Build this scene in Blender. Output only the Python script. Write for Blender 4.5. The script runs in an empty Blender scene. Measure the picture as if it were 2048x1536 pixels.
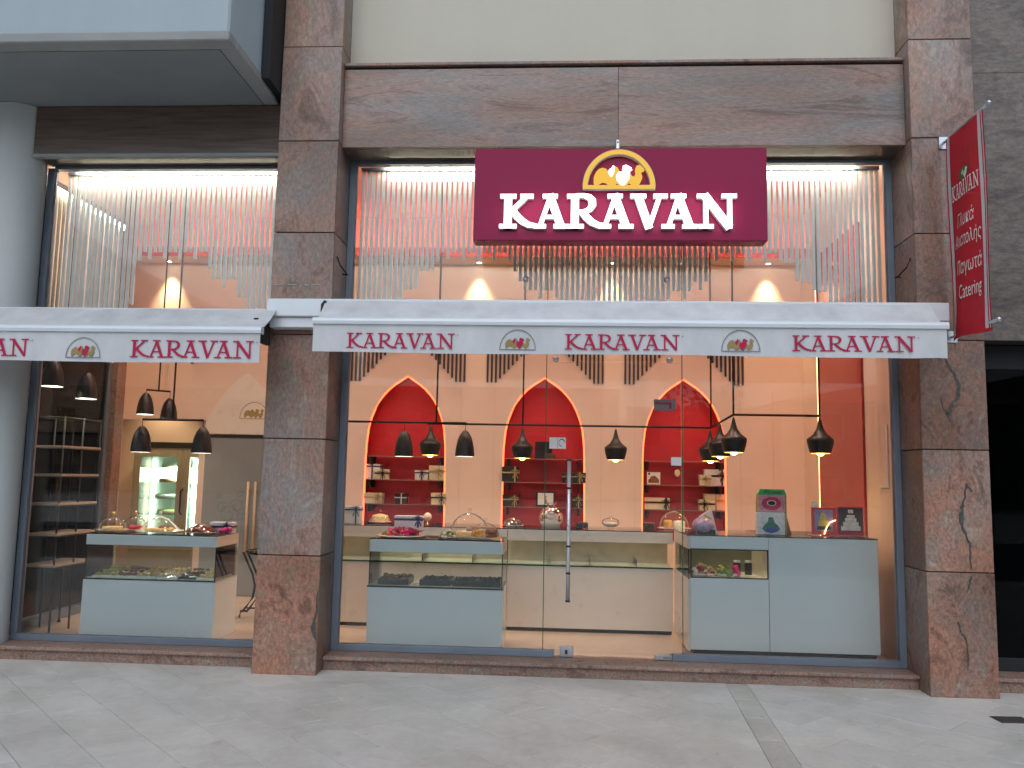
import bpy, bmesh, math, random
from mathutils import Vector, Matrix
random.seed(7)
scene = bpy.context.scene
COL = scene.collection
PI = math.pi

# ------------------------------------------------------------------ camera
def make_camera():
    f, yaw, pitch, roll, D, H = 1649.2, .0601, .1099, .0192, 6.6006, 1.6
    right = Vector((math.cos(yaw), math.sin(yaw), 0)); fwd = Vector((-math.sin(yaw), math.cos(yaw), 0)); up = Vector((0, 0, 1))
    f2 = fwd * math.cos(pitch) + up * math.sin(pitch); u2 = up * math.cos(pitch) - fwd * math.sin(pitch)
    r3 = right * math.cos(roll) + u2 * math.sin(roll); u3 = u2 * math.cos(roll) - right * math.sin(roll)
    cd = bpy.data.cameras.new('camera'); cam = bpy.data.objects.new('camera', cd); COL.objects.link(cam)
    cd.sensor_width = 36; cd.lens = 36 * f / 2048; cd.clip_end = 500; cd.clip_start = .05
    m = Matrix((r3, u3, -f2)).transposed().to_4x4(); m.translation = (0, -D, H)
    cam.matrix_world = m
    scene.camera = cam
make_camera()

# ------------------------------------------------------------------ sky, sun, exposure
SUN_EL, SUN_AZ = math.radians(47), math.radians(184)     # soft evening light from a hazy sky in front of the building
w = bpy.data.worlds.new('World'); scene.world = w; w.use_nodes = True
nt = w.node_tree; nt.nodes.clear()
sky = nt.nodes.new('ShaderNodeTexSky'); sky.sky_type = 'NISHITA'; sky.sun_disc = False
sky.sun_elevation = SUN_EL; sky.sun_rotation = SUN_AZ; sky.dust_density = 1.5; sky.ozone_density = 1.0; sky.air_density = 1.0
bg = nt.nodes.new('ShaderNodeBackground'); bg.inputs['Strength'].default_value = .07
wo = nt.nodes.new('ShaderNodeOutputWorld')
nt.links.new(sky.outputs[0], bg.inputs[0]); nt.links.new(bg.outputs[0], wo.inputs[0])
sd = bpy.data.lights.new('sun', 'SUN'); sd.energy = 1.05; sd.angle = math.radians(80); sd.color = (.88, .95, 1)
sun = bpy.data.objects.new('sun', sd); COL.objects.link(sun)
sdir = Vector((math.sin(SUN_AZ) * math.cos(SUN_EL), math.cos(SUN_AZ) * math.cos(SUN_EL), math.sin(SUN_EL)))
sun.rotation_euler = sdir.to_track_quat('Z', 'Y').to_euler(); sun.location = (6, 30, 20)
vs = scene.view_settings
vs.view_transform = 'Standard'; vs.look = 'None'; vs.gamma = 1; vs.use_curve_mapping = False
vs.exposure = 0.45
cy = scene.cycles
cy.use_denoising = True; cy.transparent_max_bounces = 24; cy.max_bounces = 6; cy.diffuse_bounces = 4; cy.glossy_bounces = 4; cy.transmission_bounces = 4; cy.use_adaptive_sampling = True; cy.adaptive_threshold = .06
cy.sample_clamp_indirect = 6; cy.caustics_reflective = False; cy.caustics_refractive = False
LED = 1.1                                                 # common dimmer of the shop's lamps

# ------------------------------------------------------------------ materials
MATS = {}
def newmat(name):
    m = bpy.data.materials.new(name); m.use_nodes = True
    n = m.node_tree.nodes; n.clear()
    out = n.new('ShaderNodeOutputMaterial'); MATS[name] = m
    return m, n, m.node_tree.links, out
def lin(h):
    h = h.lstrip('#'); r = []
    for i in (0, 2, 4):
        c = int(h[i:i+2], 16) / 255
        r.append(c / 12.92 if c <= .04045 else ((c + .055) / 1.055) ** 2.4)
    return tuple(r)
def paint(name, c, rough=.5, var=.12, scale=6, metal=0, bump=0, bscale=60, spec=.5, coat=0, rvar=.1, stretch=(1, 1, 1)):
    """plain surface with slight procedural unevenness in tone and gloss"""
    m, n, l, out = newmat(name)
    b = n.new('ShaderNodeBsdfPrincipled')
    g = n.new('ShaderNodeNewGeometry'); mp = n.new('ShaderNodeMapping'); l.new(g.outputs['Position'], mp.inputs[0]); mp.inputs['Scale'].default_value = stretch
    t = n.new('ShaderNodeTexNoise'); t.inputs['Scale'].default_value = scale; t.inputs['Detail'].default_value = 5; t.inputs['Roughness'].default_value = .6
    l.new(mp.outputs[0], t.inputs['Vector'])
    mr = n.new('ShaderNodeMapRange'); mr.inputs['From Min'].default_value = .3; mr.inputs['From Max'].default_value = .7
    mr.inputs['To Min'].default_value = 1 - var; mr.inputs['To Max'].default_value = 1 + var
    l.new(t.outputs['Fac'], mr.inputs['Value'])
    mx = n.new('ShaderNodeMix'); mx.data_type = 'RGBA'; mx.blend_type = 'MULTIPLY'; mx.inputs['Factor'].default_value = 1
    mx.inputs['A'].default_value = (*c, 1); l.new(mr.outputs[0], mx.inputs['B'])
    l.new(mx.outputs['Result'], b.inputs['Base Color'])
    mr2 = n.new('ShaderNodeMapRange'); mr2.inputs['To Min'].default_value = max(0, rough - rvar); mr2.inputs['To Max'].default_value = min(1, rough + rvar)
    l.new(t.outputs['Fac'], mr2.inputs['Value']); l.new(mr2.outputs[0], b.inputs['Roughness'])
    b.inputs['Metallic'].default_value = metal; b.inputs['Specular IOR Level'].default_value = spec; b.inputs['Coat Weight'].default_value = coat
    if bump:
        t2 = n.new('ShaderNodeTexNoise'); t2.inputs['Scale'].default_value = bscale; t2.inputs['Detail'].default_value = 4; l.new(mp.outputs[0], t2.inputs['Vector'])
        bp = n.new('ShaderNodeBump'); bp.inputs['Strength'].default_value = bump; bp.inputs['Distance'].default_value = .01
        l.new(t2.outputs['Fac'], bp.inputs['Height']); l.new(bp.outputs[0], b.inputs['Normal'])
    l.new(b.outputs[0], out.inputs[0])
    return m
def stone(name, stops, scale=2.6, stretch=(1, 1, 1), rough=.38, speck=.35, offs=True, dist=1.5, bump=.15, lo=.78, fine=10):
    m, n, l, out = newmat(name)
    b = n.new('ShaderNodeBsdfPrincipled'); g = n.new('ShaderNodeNewGeometry'); oi = n.new('ShaderNodeObjectInfo')
    mp = n.new('ShaderNodeMapping'); mp.inputs['Scale'].default_value = stretch; l.new(g.outputs['Position'], mp.inputs[0])
    ad = n.new('ShaderNodeVectorMath'); ad.operation = 'ADD'; l.new(mp.outputs[0], ad.inputs[0])
    if offs:
        sc = n.new('ShaderNodeVectorMath'); sc.operation = 'SCALE'; sc.inputs[0].default_value = (37, 19, 53); l.new(oi.outputs['Random'], sc.inputs['Scale']); l.new(sc.outputs[0], ad.inputs[1])
    t = n.new('ShaderNodeTexNoise'); t.inputs['Scale'].default_value = scale; t.inputs['Detail'].default_value = 12; t.inputs['Roughness'].default_value = .74; t.inputs['Distortion'].default_value = dist
    l.new(ad.outputs[0], t.inputs['Vector'])
    cr = n.new('ShaderNodeValToRGB'); e = cr.color_ramp.elements
    while len(e) < len(stops): e.new(.5)
    for i, (p, c) in enumerate(stops): e[i].position = p; e[i].color = (*c, 1)
    l.new(t.outputs['Fac'], cr.inputs[0])
    t2 = n.new('ShaderNodeTexNoise'); t2.inputs['Scale'].default_value = scale * fine; t2.inputs['Detail'].default_value = 6; t2.inputs['Roughness'].default_value = .75; l.new(ad.outputs[0], t2.inputs['Vector'])
    mr = n.new('ShaderNodeMapRange'); mr.inputs['From Min'].default_value = .3; mr.inputs['From Max'].default_value = .7; mr.inputs['To Min'].default_value = 1 - speck; mr.inputs['To Max'].default_value = 1 + speck
    l.new(t2.outputs['Fac'], mr.inputs['Value'])
    t3 = n.new('ShaderNodeTexNoise'); t3.inputs['Scale'].default_value = .9; t3.inputs['Detail'].default_value = 3; l.new(ad.outputs[0], t3.inputs['Vector'])
    mr3 = n.new('ShaderNodeMapRange'); mr3.inputs['From Min'].default_value = .3; mr3.inputs['From Max'].default_value = .7; mr3.inputs['To Min'].default_value = lo; mr3.inputs['To Max'].default_value = 2 - lo; l.new(t3.outputs['Fac'], mr3.inputs['Value'])
    mu = n.new('ShaderNodeMath'); mu.operation = 'MULTIPLY'; l.new(mr.outputs[0], mu.inputs[0]); l.new(mr3.outputs[0], mu.inputs[1])
    mx = n.new('ShaderNodeMix'); mx.data_type = 'RGBA'; mx.blend_type = 'MULTIPLY'; mx.inputs['Factor'].default_value = 1
    l.new(cr.outputs[0], mx.inputs['A']); l.new(mu.outputs[0], mx.inputs['B'])
    if lo < .7:      # rusty and grey-blue clouding of the granite
        t4 = n.new('ShaderNodeTexNoise'); t4.inputs['Scale'].default_value = 1.7; t4.inputs['Detail'].default_value = 5; t4.inputs['Distortion'].default_value = .8; l.new(ad.outputs[0], t4.inputs['Vector'])
        c4 = n.new('ShaderNodeValToRGB'); c4.color_ramp.elements[0].position = .40; c4.color_ramp.elements[0].color = (.99, 1.03, 1.06, 1); c4.color_ramp.elements[1].position = .60; c4.color_ramp.elements[1].color = (1.14, .90, .77, 1); l.new(t4.outputs['Fac'], c4.inputs[0])
        m4 = n.new('ShaderNodeMix'); m4.data_type = 'RGBA'; m4.blend_type = 'MULTIPLY'; m4.inputs['Factor'].default_value = 1; l.new(mx.outputs['Result'], m4.inputs['A']); l.new(c4.outputs[0], m4.inputs['B']); mx = m4
    l.new(mx.outputs['Result'], b.inputs['Base Color'])
    mr2 = n.new('ShaderNodeMapRange'); mr2.inputs['To Min'].default_value = rough - .14; mr2.inputs['To Max'].default_value = rough + .2; l.new(t2.outputs['Fac'], mr2.inputs['Value']); l.new(mr2.outputs[0], b.inputs['Roughness'])
    bp = n.new('ShaderNodeBump'); bp.inputs['Strength'].default_value = bump; bp.inputs['Distance'].default_value = .004; l.new(t2.outputs['Fac'], bp.inputs['Height']); l.new(bp.outputs[0], b.inputs['Normal'])
    l.new(b.outputs[0], out.inputs[0])
    return m
def glow(name, c, s):
    m, n, l, out = newmat(name)
    e = n.new('ShaderNodeEmission'); e.inputs[0].default_value = (*c, 1); e.inputs[1].default_value = s * LED
    l.new(e.outputs[0], out.inputs[0])
    if name in ('lamp_white', 'lamp_gold', 'downlight_disc', 'sign_gold', 'sign_letter'): m.cycles.emission_sampling = 'NONE'
    return m
def glass(name, tint=(1, 1, 1), ior=1.45, rough=0., extra=0.):
    """thin sheet glass: clear see-through with a Fresnel mirror"""
    m, n, l, out = newmat(name)
    tr = n.new('ShaderNodeBsdfTransparent'); tr.inputs[0].default_value = (*tint, 1)
    gl = n.new('ShaderNodeBsdfGlossy'); gl.inputs['Roughness'].default_value = rough
    fr = n.new('ShaderNodeFresnel'); fr.inputs[0].default_value = ior
    mx = n.new('ShaderNodeMixShader')
    ad = n.new('ShaderNodeMath'); ad.operation = 'ADD'; ad.inputs[1].default_value = extra; l.new(fr.outputs[0], ad.inputs[0])
    l.new(ad.outputs[0], mx.inputs[0]); l.new(tr.outputs[0], mx.inputs[1]); l.new(gl.outputs[0], mx.inputs[2]); l.new(mx.outputs[0], out.inputs[0])
    return m

GR = [(.28, (.105, .075, .062)), (.40, (.200, .140, .115)), (.48, (.325, .225, .190)), (.54, (.235, .195, .170)), (.62, (.310, .260, .230)), (.74, (.44, .385, .345))]
GR2 = [(.28, (.085, .056, .045)), (.40, (.175, .108, .082)), (.48, (.315, .190, .145)), (.54, (.215, .150, .118)), (.62, (.290, .225, .185)), (.76, (.44, .37, .31))]
GRL = [(.28, (.120, .090, .078)), (.40, (.210, .155, .132)), (.48, (.330, .250, .222)), (.55, (.240, .210, .190)), (.66, (.320, .285, .260)), (.78, (.44, .39, .355))]
DRK = [(.28, (.050, .050, .046)), (.43, (.125, .103, .088)), (.52, (.180, .143, .122)), (.60, (.120, .110, .10)), (.76, (.24, .22, .20))]
stone('granite', GR, 2.6, (1, 1, .55), .36, .36, dist=1.4, fine=16, lo=.62); stone('granite_rough', GR2, 3.2, (1, 1, .7), .38, .44, dist=2.0, fine=14, lo=.62); stone('granite_beam', GRL, 3.0, (.30, 1, 1.7), .36, .36, dist=1.2, fine=18, lo=.66)
stone('granite_dark', DRK, 2.2, (.6, 1, 1.4), .36, .5, dist=2.2); stone('sill_stone', GR2, 6, (1, 1, 1), .55, .6)
PAV = [(.25, (.50, .475, .43)), (.45, (.63, .60, .55)), (.6, (.66, .63, .575)), (.8, (.70, .675, .62))]
def dirt(m, lo=.80, spots=True):
    n = m.node_tree.nodes; l = m.node_tree.links; b = [q for q in n if q.type == 'BSDF_PRINCIPLED'][0]; src = b.inputs['Base Color'].links[0].from_socket
    g = n.new('ShaderNodeNewGeometry'); t = n.new('ShaderNodeTexNoise'); t.inputs['Scale'].default_value = 1.1; t.inputs['Detail'].default_value = 8; t.inputs['Roughness'].default_value = .62; t.inputs['Distortion'].default_value = .6; l.new(g.outputs['Position'], t.inputs['Vector'])
    cr = n.new('ShaderNodeValToRGB'); cr.color_ramp.elements[0].position = .36; cr.color_ramp.elements[0].color = (lo, lo*.985, lo*.96, 1); cr.color_ramp.elements[1].position = .58; cr.color_ramp.elements[1].color = (1.02, 1.02, 1.02, 1); l.new(t.outputs['Fac'], cr.inputs[0])
    mx = n.new('ShaderNodeMix'); mx.data_type = 'RGBA'; mx.blend_type = 'MULTIPLY'; mx.inputs['Factor'].default_value = 1; l.new(src, mx.inputs['A']); l.new(cr.outputs[0], mx.inputs['B'])
    v = n.new('ShaderNodeTexVoronoi'); v.inputs['Scale'].default_value = 3.1; l.new(g.outputs['Position'], v.inputs['Vector'])
    sp = n.new('ShaderNodeMapRange'); sp.inputs['From Min'].default_value = .012; sp.inputs['From Max'].default_value = .05; sp.inputs['To Min'].default_value = .62; sp.inputs['To Max'].default_value = 1; l.new(v.outputs['Distance'], sp.inputs['Value'])
    m2 = n.new('ShaderNodeMix'); m2.data_type = 'RGBA'; m2.blend_type = 'MULTIPLY'; m2.inputs['Factor'].default_value = 1; l.new(mx.outputs['Result'], m2.inputs['A']); l.new(sp.outputs[0], m2.inputs['B'])
    l.new(m2.outputs['Result'], b.inputs['Base Color'])
stone('marble_tile', PAV, 1.6, (1, 1, 1), .42, .08, True, 2.2, .05, .94); stone('marble_plain', PAV, .7, (1, 1, 1), .55, .15, False)
stone('band_tile', [(.3, (.49, .46, .41)), (.7, (.55, .52, .465))], 3, (1, 1, 1), .5, .12)
dirt(MATS['marble_tile'], .86); dirt(MATS['band_tile'], .85)
paint('vein', (.065, .068, .063), .5, .5, 30)
paint('joint', (.045, .035, .03), .9, .2, 20); paint('grout', (.46, .435, .395), .9, .2, 9)
paint('cream_plaster', (.64, .60, .50), .85, .03, 1.6, bump=.15, bscale=120, stretch=(1, 1, .22))
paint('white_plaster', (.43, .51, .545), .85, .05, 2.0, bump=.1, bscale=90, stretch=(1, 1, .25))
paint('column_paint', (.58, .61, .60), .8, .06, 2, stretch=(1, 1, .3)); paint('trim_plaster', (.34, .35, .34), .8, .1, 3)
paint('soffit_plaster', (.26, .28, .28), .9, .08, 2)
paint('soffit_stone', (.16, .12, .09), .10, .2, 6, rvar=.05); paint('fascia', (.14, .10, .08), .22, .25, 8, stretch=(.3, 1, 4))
paint('frame_metal', (.19, .225, .275), .45, .08, 3, metal=.3)
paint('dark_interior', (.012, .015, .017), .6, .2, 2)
paint('awning_fabric', (.60, .61, .62), .85, .13, 5, bump=.08, bscale=300)
paint('awning_metal', (.74, .78, .82), .35, .04, 3, metal=.1)
paint('awning_valance', (.62, .63, .64), .85, .10, 4, bump=.06, bscale=300, stretch=(1, 1, .4))
paint('print_red', (.46, .012, .07), .8, .08, 20); paint('print_gold', (.33, .25, .10), .8, .1, 20); paint('print_grey', (.22, .22, .22), .8, .05, 20)
paint('sign_maroon', (.29, .005, .058), .25, .03, 1, spec=.2, rvar=.03)
glow('sign_letter', (1, .98, .96), 2.0); paint('letter_return', (.55, .55, .55), .4)
glow('sign_gold', (1, .60, .10), .62); paint('gold_return', (.6, .45, .15), .35)
paint('banner_red', (.58, .013, .026), .7, .16, 3); paint('banner_white', (.66, .62, .62), .8, .05); paint('banner_green', (.10, .14, .03), .8, .1)
paint('banner_print', (.86, .80, .74), .8, .05)
paint('steel', (.72, .72, .73), .3, .06, 20, metal=.6); paint('zinc', (.6, .62, .64), .35, .05, metal=1)
paint('wall_cream', (.745, .575, .485), .7, .03, 2); paint('wall_warm', (.66, .48, .36), .75, .03, 2)
paint('ceiling_red', (.66, .12, .11), .65, .05, 2); paint('ceiling_pink', (.84, .29, .27), .7, .04, 2); paint('niche_red', (.58, .024, .03), .42, .08, 3); paint('panel_red', (.38, .012, .013), .18, .05, 2, coat=.3)
paint('floor_tile', (.58, .47, .38), .22, .05, 2)
paint('slat_white', (.80, .83, .80), .55, .06, 8); paint('wall_slat', (.032, .012, .009), .6, .2, 12)
glow('led_white', (1, .88, .62), 8.0); glow('slat_fill_glow', (1, .92, .76), 130.0); glow('led_orange', (1, .105, .035), 3.6); glow('led_cove', (1, .62, .30), 12.0); glow('led_line', (1, .50, .20), 5.0)
glow('lamp_white', (1, .93, .78), 7.0); glow('lamp_gold', (1, .72, .22), 9.0); glow('downlight_disc', (1, .88, .65), 14.0); glow('tube', (.86, 1, .84), 12)
paint('lamp_black', (.012, .012, .013), .42, .2, 20); paint('lamp_inside', (.85, .83, .78), .5); paint('brass', (.75, .52, .16), .28, .1, 20, metal=1)
paint('lamp_top', (.05, .035, .022), .35, .2, 20, metal=.6)
paint('counter_white', (.74, .83, .85), .22, .02, 1.5, rvar=.04); paint('counter_side', (.74, .68, .60), .3, .02); paint('black_edge', (.012, .014, .014), .25, .1); paint('toe_kick', (.02, .018, .016), .6)
glass('window_glass', (.975, .99, .985), 1.45); glass('dark_pane', (.3, .33, .33), 1.22); glass('case_glass', (.93, .975, .96), 1.4); glass('shelf_glass', (.86, .95, .92), 1.4, .02, .02); glass('top_glass', (.95, .98, .97), 1.35); paint('case_back', (.24, .25, .19), .3); paint('shelf_rim', (.26, .17, .15), .3); paint('case_floor', (.55, .58, .53), .3)
glass('dome_glass', (.985, .975, .955), 1.08, .03, .05); glass('cello', (.96, .93, .95), 1.5, .12, .10); glass('fridge_glass', (.95, .99, .96), 1.3)
paint('glass_edge', (.006, .10, .055), .15, .1); paint('case_inside', (.66, .55, .42), .5)
paint('frosted', (.23, .25, .255), .35, .10, 1.2); paint('etched', (.40, .42, .42), .5); paint('etched_dark', (.14, .155, .16), .5)
paint('wood_pale', (.55, .40, .24), .45, .18, 10, stretch=(1, 1, .15)); paint('wood_shelf', (.42, .33, .26), .5, .2, 12, stretch=(.2, 1, 1))
paint('iron', (.010, .010, .010), .7, .2, 20); paint('fridge_metal', (.42, .36, .28), .45, .08, 3, metal=.2); paint('fridge_wall', (.62, .78, .68), .5)
paint('box_white', (.72, .70, .68), .5, .05); paint('box_cream', (.66, .55, .36), .5, .12, 12); paint('box_black', (.018, .012, .010), .35, .2); paint('box_brown', (.10, .04, .02), .5, .3, 30)
paint('ribbon_navy', (.012, .016, .12), .35, .2); paint('ribbon_gold', (.48, .36, .18), .35, .2); paint('ribbon_black', (.02, .014, .014), .35); paint('ribbon_pink', (.75, .03, .22), .5, .3, 30)
paint('pastry_gold', (.62, .33, .07), .7, .5, 40, bump=.4); paint('pastry_brown', (.22, .085, .03), .7, .5, 50, bump=.4); paint('pastry_pale', (.72, .52, .24), .8, .4, 45, bump=.4); paint('pastry_green', (.36, .32, .05), .8, .4, 45, bump=.4)
paint('tray_black', (.014, .016, .018), .3, .2); paint('candy_red', (.50, .02, .05), .3, .6, 35); paint('candy_green', (.16, .25, .06), .3, .5, 40); paint('candy_white', (.72, .68, .62), .5, .3, 40)
paint('porcelain', (.8, .78, .74), .2, .03); paint('card_green', (.05, .42, .12), .5, .06); paint('card_olive', (.22, .26, .05), .5, .25, 15); paint('card_pink', (.62, .28, .32), .5, .35, 40); paint('card_white', (.68, .66, .66), .5, .2, 30)
paint('photo_magenta', (.50, .02, .08), .4, .45, 60); paint('photo_teal', (.02, .16, .12), .35, .6, 45); paint('photo_blue', (.02, .05, .38), .35, .4, 40); paint('photo_dark', (.035, .03, .025), .35, .6, 25); paint('photo_lilac', (.30, .22, .42), .4, .3, 15); paint('photo_cake', (.72, .70, .64), .5, .25, 50); paint('photo_red', (.55, .04, .03), .4, .2, 10); paint('photo_yellow', (.60, .48, .08), .4, .3, 40)
paint('ink', (.02, .02, .02), .6); paint('lilac_cello', (.36, .26, .42), .3, .4, 18); paint('lamp_globe', (.9, .6, .5), .4)
paint('grate_metal', (.07, .058, .05), .6, .3, 20); paint('asphalt', (.05, .05, .052), .9, .2, 4, bump=.2); paint('kerb', (.30, .30, .29), .8, .1, 3)
paint('facade_a', (.22, .21, .19), .85, .08, 1); paint('facade_b', (.26, .23, .20), .85, .08, 1); paint('facade_c', (.18, .15, .13), .85, .1, 1); paint('roof_tile', (.26, .10, .06), .8, .2, 6); paint('far_glass', (.03, .035, .04), .1, .1, 2)
paint('leaf', (.055, .085, .03), .7, .5, 5); paint('bark', (.10, .075, .055), .9, .3, 12, bump=.4)

# ------------------------------------------------------------------ mesh helpers
class MB:
    def __init__(s): s.v = []; s.f = []; s.sm = []
    def add(s, vs, fs, smooth=False):
        o = len(s.v); s.v += [tuple(p) for p in vs]; s.f += [tuple(i + o for i in f) for f in fs]; s.sm += [smooth] * len(fs); return s
    def box(s, x0, x1, y0, y1, z0, z1):
        return s.add([(x0,y0,z0),(x1,y0,z0),(x1,y1,z0),(x0,y1,z0),(x0,y0,z1),(x1,y0,z1),(x1,y1,z1),(x0,y1,z1)],
                     [(0,3,2,1),(4,5,6,7),(0,1,5,4),(1,2,6,5),(2,3,7,6),(3,0,4,7)])
    def cbox(s, c, d, rz=0):
        i = len(s.v); s.box(-d[0]/2, d[0]/2, -d[1]/2, d[1]/2, -d[2]/2, d[2]/2)
        cz, sz = math.cos(rz), math.sin(rz)
        for k in range(i, len(s.v)):
            x, y, z = s.v[k]; s.v[k] = (c[0] + x*cz - y*sz, c[1] + x*sz + y*cz, c[2] + z)
        return s
    def prism(s, poly, y0, y1, off=(0, 0, 0)):
        """polygon in x,z pushed from y0 to y1"""
        n = len(poly); vs = [(p[0]+off[0], y0+off[1], p[1]+off[2]) for p in poly] + [(p[0]+off[0], y1+off[1], p[1]+off[2]) for p in poly]
        return s.add(vs, [tuple(range(n)), tuple(range(2*n-1, n-1, -1))] + [(i, i+n, (i+1) % n + n, (i+1) % n) for i in range(n)])
    def lathe(s, prof, c=(0, 0, 0), n=20, smooth=True):
        m = len(prof); vs = []; fs = []
        for k in range(n):
            a = 2*PI*k/n
            vs += [(c[0]+r*math.cos(a), c[1]+r*math.sin(a), c[2]+z) for r, z in prof]
        for k in range(n):
            k2 = (k+1) % n
            for i in range(m-1): fs.append((k*m+i, k2*m+i, k2*m+i+1, k*m+i+1))
        return s.add(vs, fs, smooth)
    def tube(s, pts, r, n=8, cap=True):
        pts = [Vector(p) for p in pts]; vs = []; fs = []
        rs = r if isinstance(r, (list, tuple)) else [r]*len(pts)
        for i, p in enumerate(pts):
            d = (pts[min(i+1, len(pts)-1)] - pts[max(i-1, 0)]).normalized()
            a = d.cross(Vector((0, 0, 1)) if abs(d.z) < .9 else Vector((1, 0, 0))).normalized(); b = d.cross(a)
            for k in range(n):
                t = 2*PI*k/n; vs.append(p + (a*math.cos(t) + b*math.sin(t))*rs[i])
        for i in range(len(pts)-1):
            for k in range(n): fs.append((i*n+k, i*n+(k+1) % n, (i+1)*n+(k+1) % n, (i+1)*n+k))
        if cap: fs += [tuple(range(n))[::-1], tuple(range((len(pts)-1)*n, len(pts)*n))]
        return s.add(vs, fs, True)
    def ball(s, c, r, n=10, m=6, sq=(1, 1, 1)):
        return s.lathe([(max(.0005, r*math.sin(PI*i/m))*1, -r*math.cos(PI*i/m)*sq[2]) for i in range(m+1)], c, n)
    def strip(s, pts, ws, y0, y1):
        """thick poly-line in x,z pushed in y"""
        L, R = [], []
        for i, p in enumerate(pts):
            a = pts[max(i-1, 0)]; b = pts[min(i+1, len(pts)-1)]
            dx, dz = b[0]-a[0], b[1]-a[1]; q = math.hypot(dx, dz); nx, nz = -dz/q, dx/q; h = (ws[i] if isinstance(ws, (list, tuple)) else ws)/2
            L.append((p[0]+nx*h, p[1]+nz*h)); R.append((p[0]-nx*h, p[1]-nz*h))
        n = len(pts)
        vs = [(x, y0, z) for x, z in L] + [(x, y0, z) for x, z in R] + [(x, y1, z) for x, z in L] + [(x, y1, z) for x, z in R]
        fs = []
        for i in range(n-1):
            fs += [(i, n+i, n+i+1, i+1), (2*n+i, 2*n+i+1, 3*n+i+1, 3*n+i), (i, i+1, 2*n+i+1, 2*n+i), (n+i, 3*n+i, 3*n+i+1, n+i+1)]
        fs += [(0, 2*n, 3*n, n), (n-1, 2*n-1, 4*n-1, 3*n-1)]
        return s.add(vs, fs)
ORG = {}
def mesh_of(mb, mat, org=(0, 0, 0), bev=0, seg=1):
    me = bpy.data.meshes.new('m')
    me.from_pydata([(a-org[0], b-org[1], c-org[2]) for a, b, c in mb.v], [], mb.f)
    bm = bmesh.new(); bm.from_mesh(me)
    for f, q in zip(bm.faces, mb.sm): f.smooth = q
    if bev:
        bmesh.ops.remove_doubles(bm, verts=bm.verts, dist=1e-5)
        bmesh.ops.bevel(bm, geom=[e for e in bm.edges], offset=bev, segments=seg, affect='EDGES', clamp_overlap=True)
    ng = [f for f in bm.faces if len(f.verts) > 4]
    if ng: bmesh.ops.triangulate(bm, faces=ng)
    bmesh.ops.recalc_face_normals(bm, faces=bm.faces)
    bm.to_mesh(me); bm.free()
    me.materials.append(MATS[mat]); return me
def tag(o, label=None, cat=None, group=None, kind=None):
    if label: o['label'] = label
    if cat: o['category'] = cat
    if group: o['group'] = group
    if kind: o['kind'] = kind
    return o
def thing(name, label, cat, loc=(0, 0, 0), group=None, rz=0):
    o = bpy.data.objects.new(name, None); COL.objects.link(o); o.location = loc; o.rotation_euler = (0, 0, rz); o.empty_display_size = .1
    ORG[o.name] = tuple(loc); return tag(o, label, cat, group)
def part(parent, name, mb, mat, bev=0, seg=1, local=False, label=None, kind=None):
    """a mesh child; coordinates are in the place's own metres unless local"""
    org = (0, 0, 0) if local else ORG[parent.name]
    o = bpy.data.objects.new(name, mesh_of(mb, mat, org, bev, seg)); COL.objects.link(o); o.parent = parent
    ORG[o.name] = ORG[parent.name]
    return tag(o, label, kind=kind)
def share(parent, name, me, loc):
    """a child that shares mesh data, at a place given in metres"""
    o = bpy.data.objects.new(name, me); COL.objects.link(o); o.parent = parent; q = ORG[parent.name]
    o.location = (loc[0]-q[0], loc[1]-q[1], loc[2]-q[2]); ORG[o.name] = q
    return o
def single(name, mb, mat, label, cat, group=None, loc=(0, 0, 0), bev=0, seg=1):
    o = bpy.data.objects.new(name, mesh_of(mb, mat, loc, bev, seg)); COL.objects.link(o); o.location = loc; ORG[o.name] = tuple(loc)
    return tag(o, label, cat, group)
def struct(name, mb, mat, bev=0):
    o = bpy.data.objects.new(name, mesh_of(mb, mat, (0, 0, 0), bev)); COL.objects.link(o); ORG[o.name] = (0, 0, 0)
    return tag(o, kind='structure')
def copy_tree(o, parent=None):
    c = o.copy(); COL.objects.link(c); c.parent = parent
    for ch in list(o.children): copy_tree(ch, c)
    return c
def lamp(parent, kind, loc, energy, col, **kw):
    d = bpy.data.lights.new('light', kind); d.energy = energy * LED; d.color = col
    for k, v in kw.items(): setattr(d, k, v)
    o = bpy.data.objects.new('light', d); COL.objects.link(o); q = ORG[parent.name]; o.parent = parent
    o.location = (loc[0]-q[0], loc[1]-q[1], loc[2]-q[2]); return o

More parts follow.
